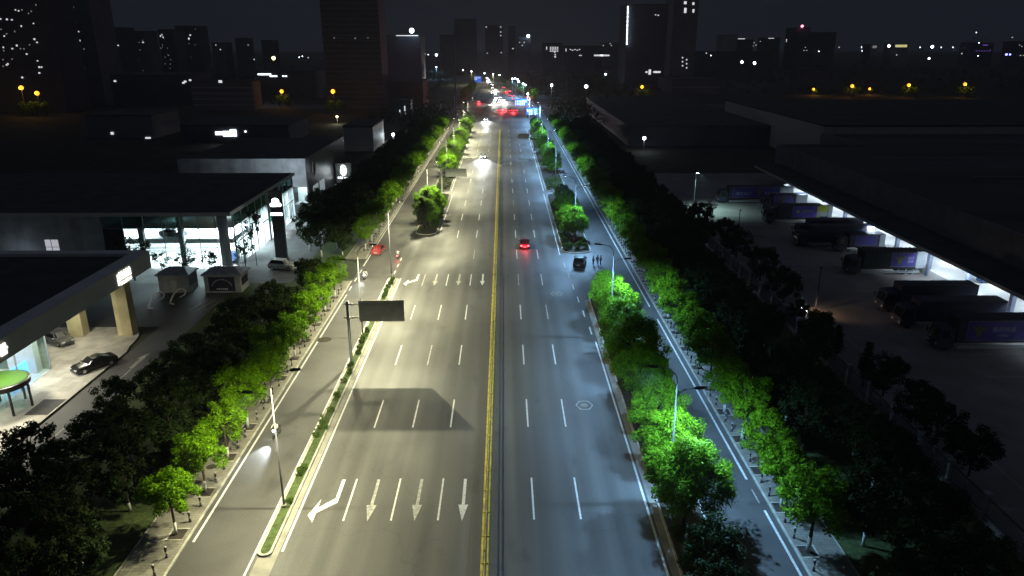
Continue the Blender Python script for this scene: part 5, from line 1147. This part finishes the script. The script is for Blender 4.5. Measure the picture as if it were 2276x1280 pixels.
t3 = truck('lorry with bright purple banner, yellow-green lettering and corner panel', 57.2, 71.3, 151.3, 4.0, 'dark', (5.5, 10.8), None, [('德邦快递', 8.7, 2.7, .62, yellowg)], .9)
for ch in t3.children:
    if ch.name.startswith('banner') and not ch.name.startswith('banner_frame'): ch.data.materials[0] = brightp
MB().bx(6.5, 7.1, -1.29, -1.272, 2.4, 2.95).build('logo', yellowg, t3); MB().bx(10.82, 13.1, -1.27, -1.252, 2.6, 3.9).bx(10.82, 11.5, -1.27, -1.252, 1.2, 1.6).build('yellow_panel', yellowg, t3); MB().bx(10.82, 13.1, -1.27, -1.252, 1.62, 2.58).build('pale_picture_panel', cargo_pale, t3)
truck('dark lorry with greenish roof parked behind the plain long one', 58.6, 71.3, 137.5, 4.0, 'dark', None, None, None, 0)
truck('plain dark long lorry in the middle of the dock', 56.8, 71.2, 132.6, 4.0, 'dark', None, None, None, 1.5)
truck('small dark lorry with framed picture panel beside the plain long one', 62.5, 71.4, 128.8, 3.4, 'dark', (3.4, 7.4), None, None, 1.0)
truck('ribbed tarpaulin lorry with purple banner and yellow star emblem', 58.6, 71.3, 115.2, 4.0, 'dark', (7.0, 11.1), 8.4, [('出口', 10.2, 2.85, .5, whitepr), ('送货', 10.2, 2.25, .5, whitepr)], 1.5, True)
truck('unlit black lorry right of the ribbed one', 55.6, 68.9, 97.4, 4.0, 'dark', None, None, None, 0)
truck('unlit black lorry second from the near right end', 54.8, 68.8, 91.0, 3.9, 'dark', None, None, None, 0)
truck('nearest lorry with blue banner, white Chinese lettering and faint emblem', 55.6, 72.6, 83.6, 4.2, 'dark', (3.4, 14.5), 4.9, [('德邦快递', 8.0, 2.8, .74, whitepr), ('大件快递', 8.0, 2.0, .36, whitepr)], 0)
fe = thing('yard_fence', 'long fence of pale pillars, low wall and thin bars beside the truck yard', 'fence', (40.05, 0, 0))
MB().bx(-.15, .15, 30, 205, -.1, .5).build('base_wall', conc, fe)
pil = MB().bxb(-.22, .22, -.22, .22, -.1, 2.45, .04).bx(-.28, .28, -.28, .28, 2.45, 2.55).build('pillar', mat('fence_pillar', (.36, .37, .36), .8, var=.2), fe)
pnl = MB().bx(-.03, .03, .25, 4.65, .62, .68).bx(-.03, .03, .25, 4.65, 2.1, 2.16)
for k_ in range(22): pnl.bx(-.012, .012, .4 + .2 * k_ - .012, .4 + .2 * k_ + .012, .5, 2.3)
pnl = pnl.build('bar_panel', darkst, fe)
pil.location = pnl.location = (0, 30, 0)
for k_ in range(1, 36):
    for o in (pil, pnl):
        c_ = o.copy(); COL.objects.link(c_); c_.location = (0, 30 + 4.9 * k_, 0)
yl = thing('yard_lamp', 'slim yard lamp post at the far left corner of the truck yard', 'lamp', (45.2, 165, 0)); MB().tube([(0, 0, 0), (0, 0, 8.6)], [.09, .06], 8).build('pole', polem, yl)
MB().bxb(-.1, .7, -.12, .12, 8.55, 8.68, .03).build('lamp_head', darkst, yl); MB().bx(.1, .65, -.09, .09, 8.49, 8.548).build('lens', coollamp, yl); light('SPOT', (46.2, 164.5, 8.4), 9000, (.6, 1, .92), None, .1, (0, R(-14), 0), 120, .9)
for i, (a, b) in enumerate(((1638, 540), (1812, 690))):
    x, y = grd(a, b); t = thing('yard_pole', 'thin dark unlit pole in the truck yard, %s one' % ('far' if i == 0 else 'near'), 'pole', (x, y, 0)); MB().tube([(0, 0, 0), (0, 0, 6.5)], [.1, .06], 8).build('pole', darkst, t); MB().bx(-.2, .2, -.1, .1, 6.4, 6.55).build('cap', darkst, t)
# park the prototypes that were never placed
for k_, f_ in list(first.items()):
    if f_:
        for ch in list(PROTO[k_].children):
            for c2 in list(ch.children): bpy.data.objects.remove(c2)
            bpy.data.objects.remove(ch)
        bpy.data.objects.remove(PROTO[k_])

# ------------------------------------------------------------------ the night air
hz = MB().bx(-2500, 2500, -260, 3500, -1.1, 170).build('haze', [])
hm = bpy.data.materials.new('night_haze'); hm.use_nodes = True; n = hm.node_tree; n.nodes.clear()
o_ = n.nodes.new('ShaderNodeOutputMaterial'); v_ = n.nodes.new('ShaderNodeVolumePrincipled'); n.links.new(v_.outputs[0], o_.inputs['Volume'])
v_.inputs['Color'].default_value = (.85, .9, 1, 1); v_.inputs['Density'].default_value = .00024; v_.inputs['Anisotropy'].default_value = .25
hz.data.materials.append(hm); tag(hz, kind='stuff')
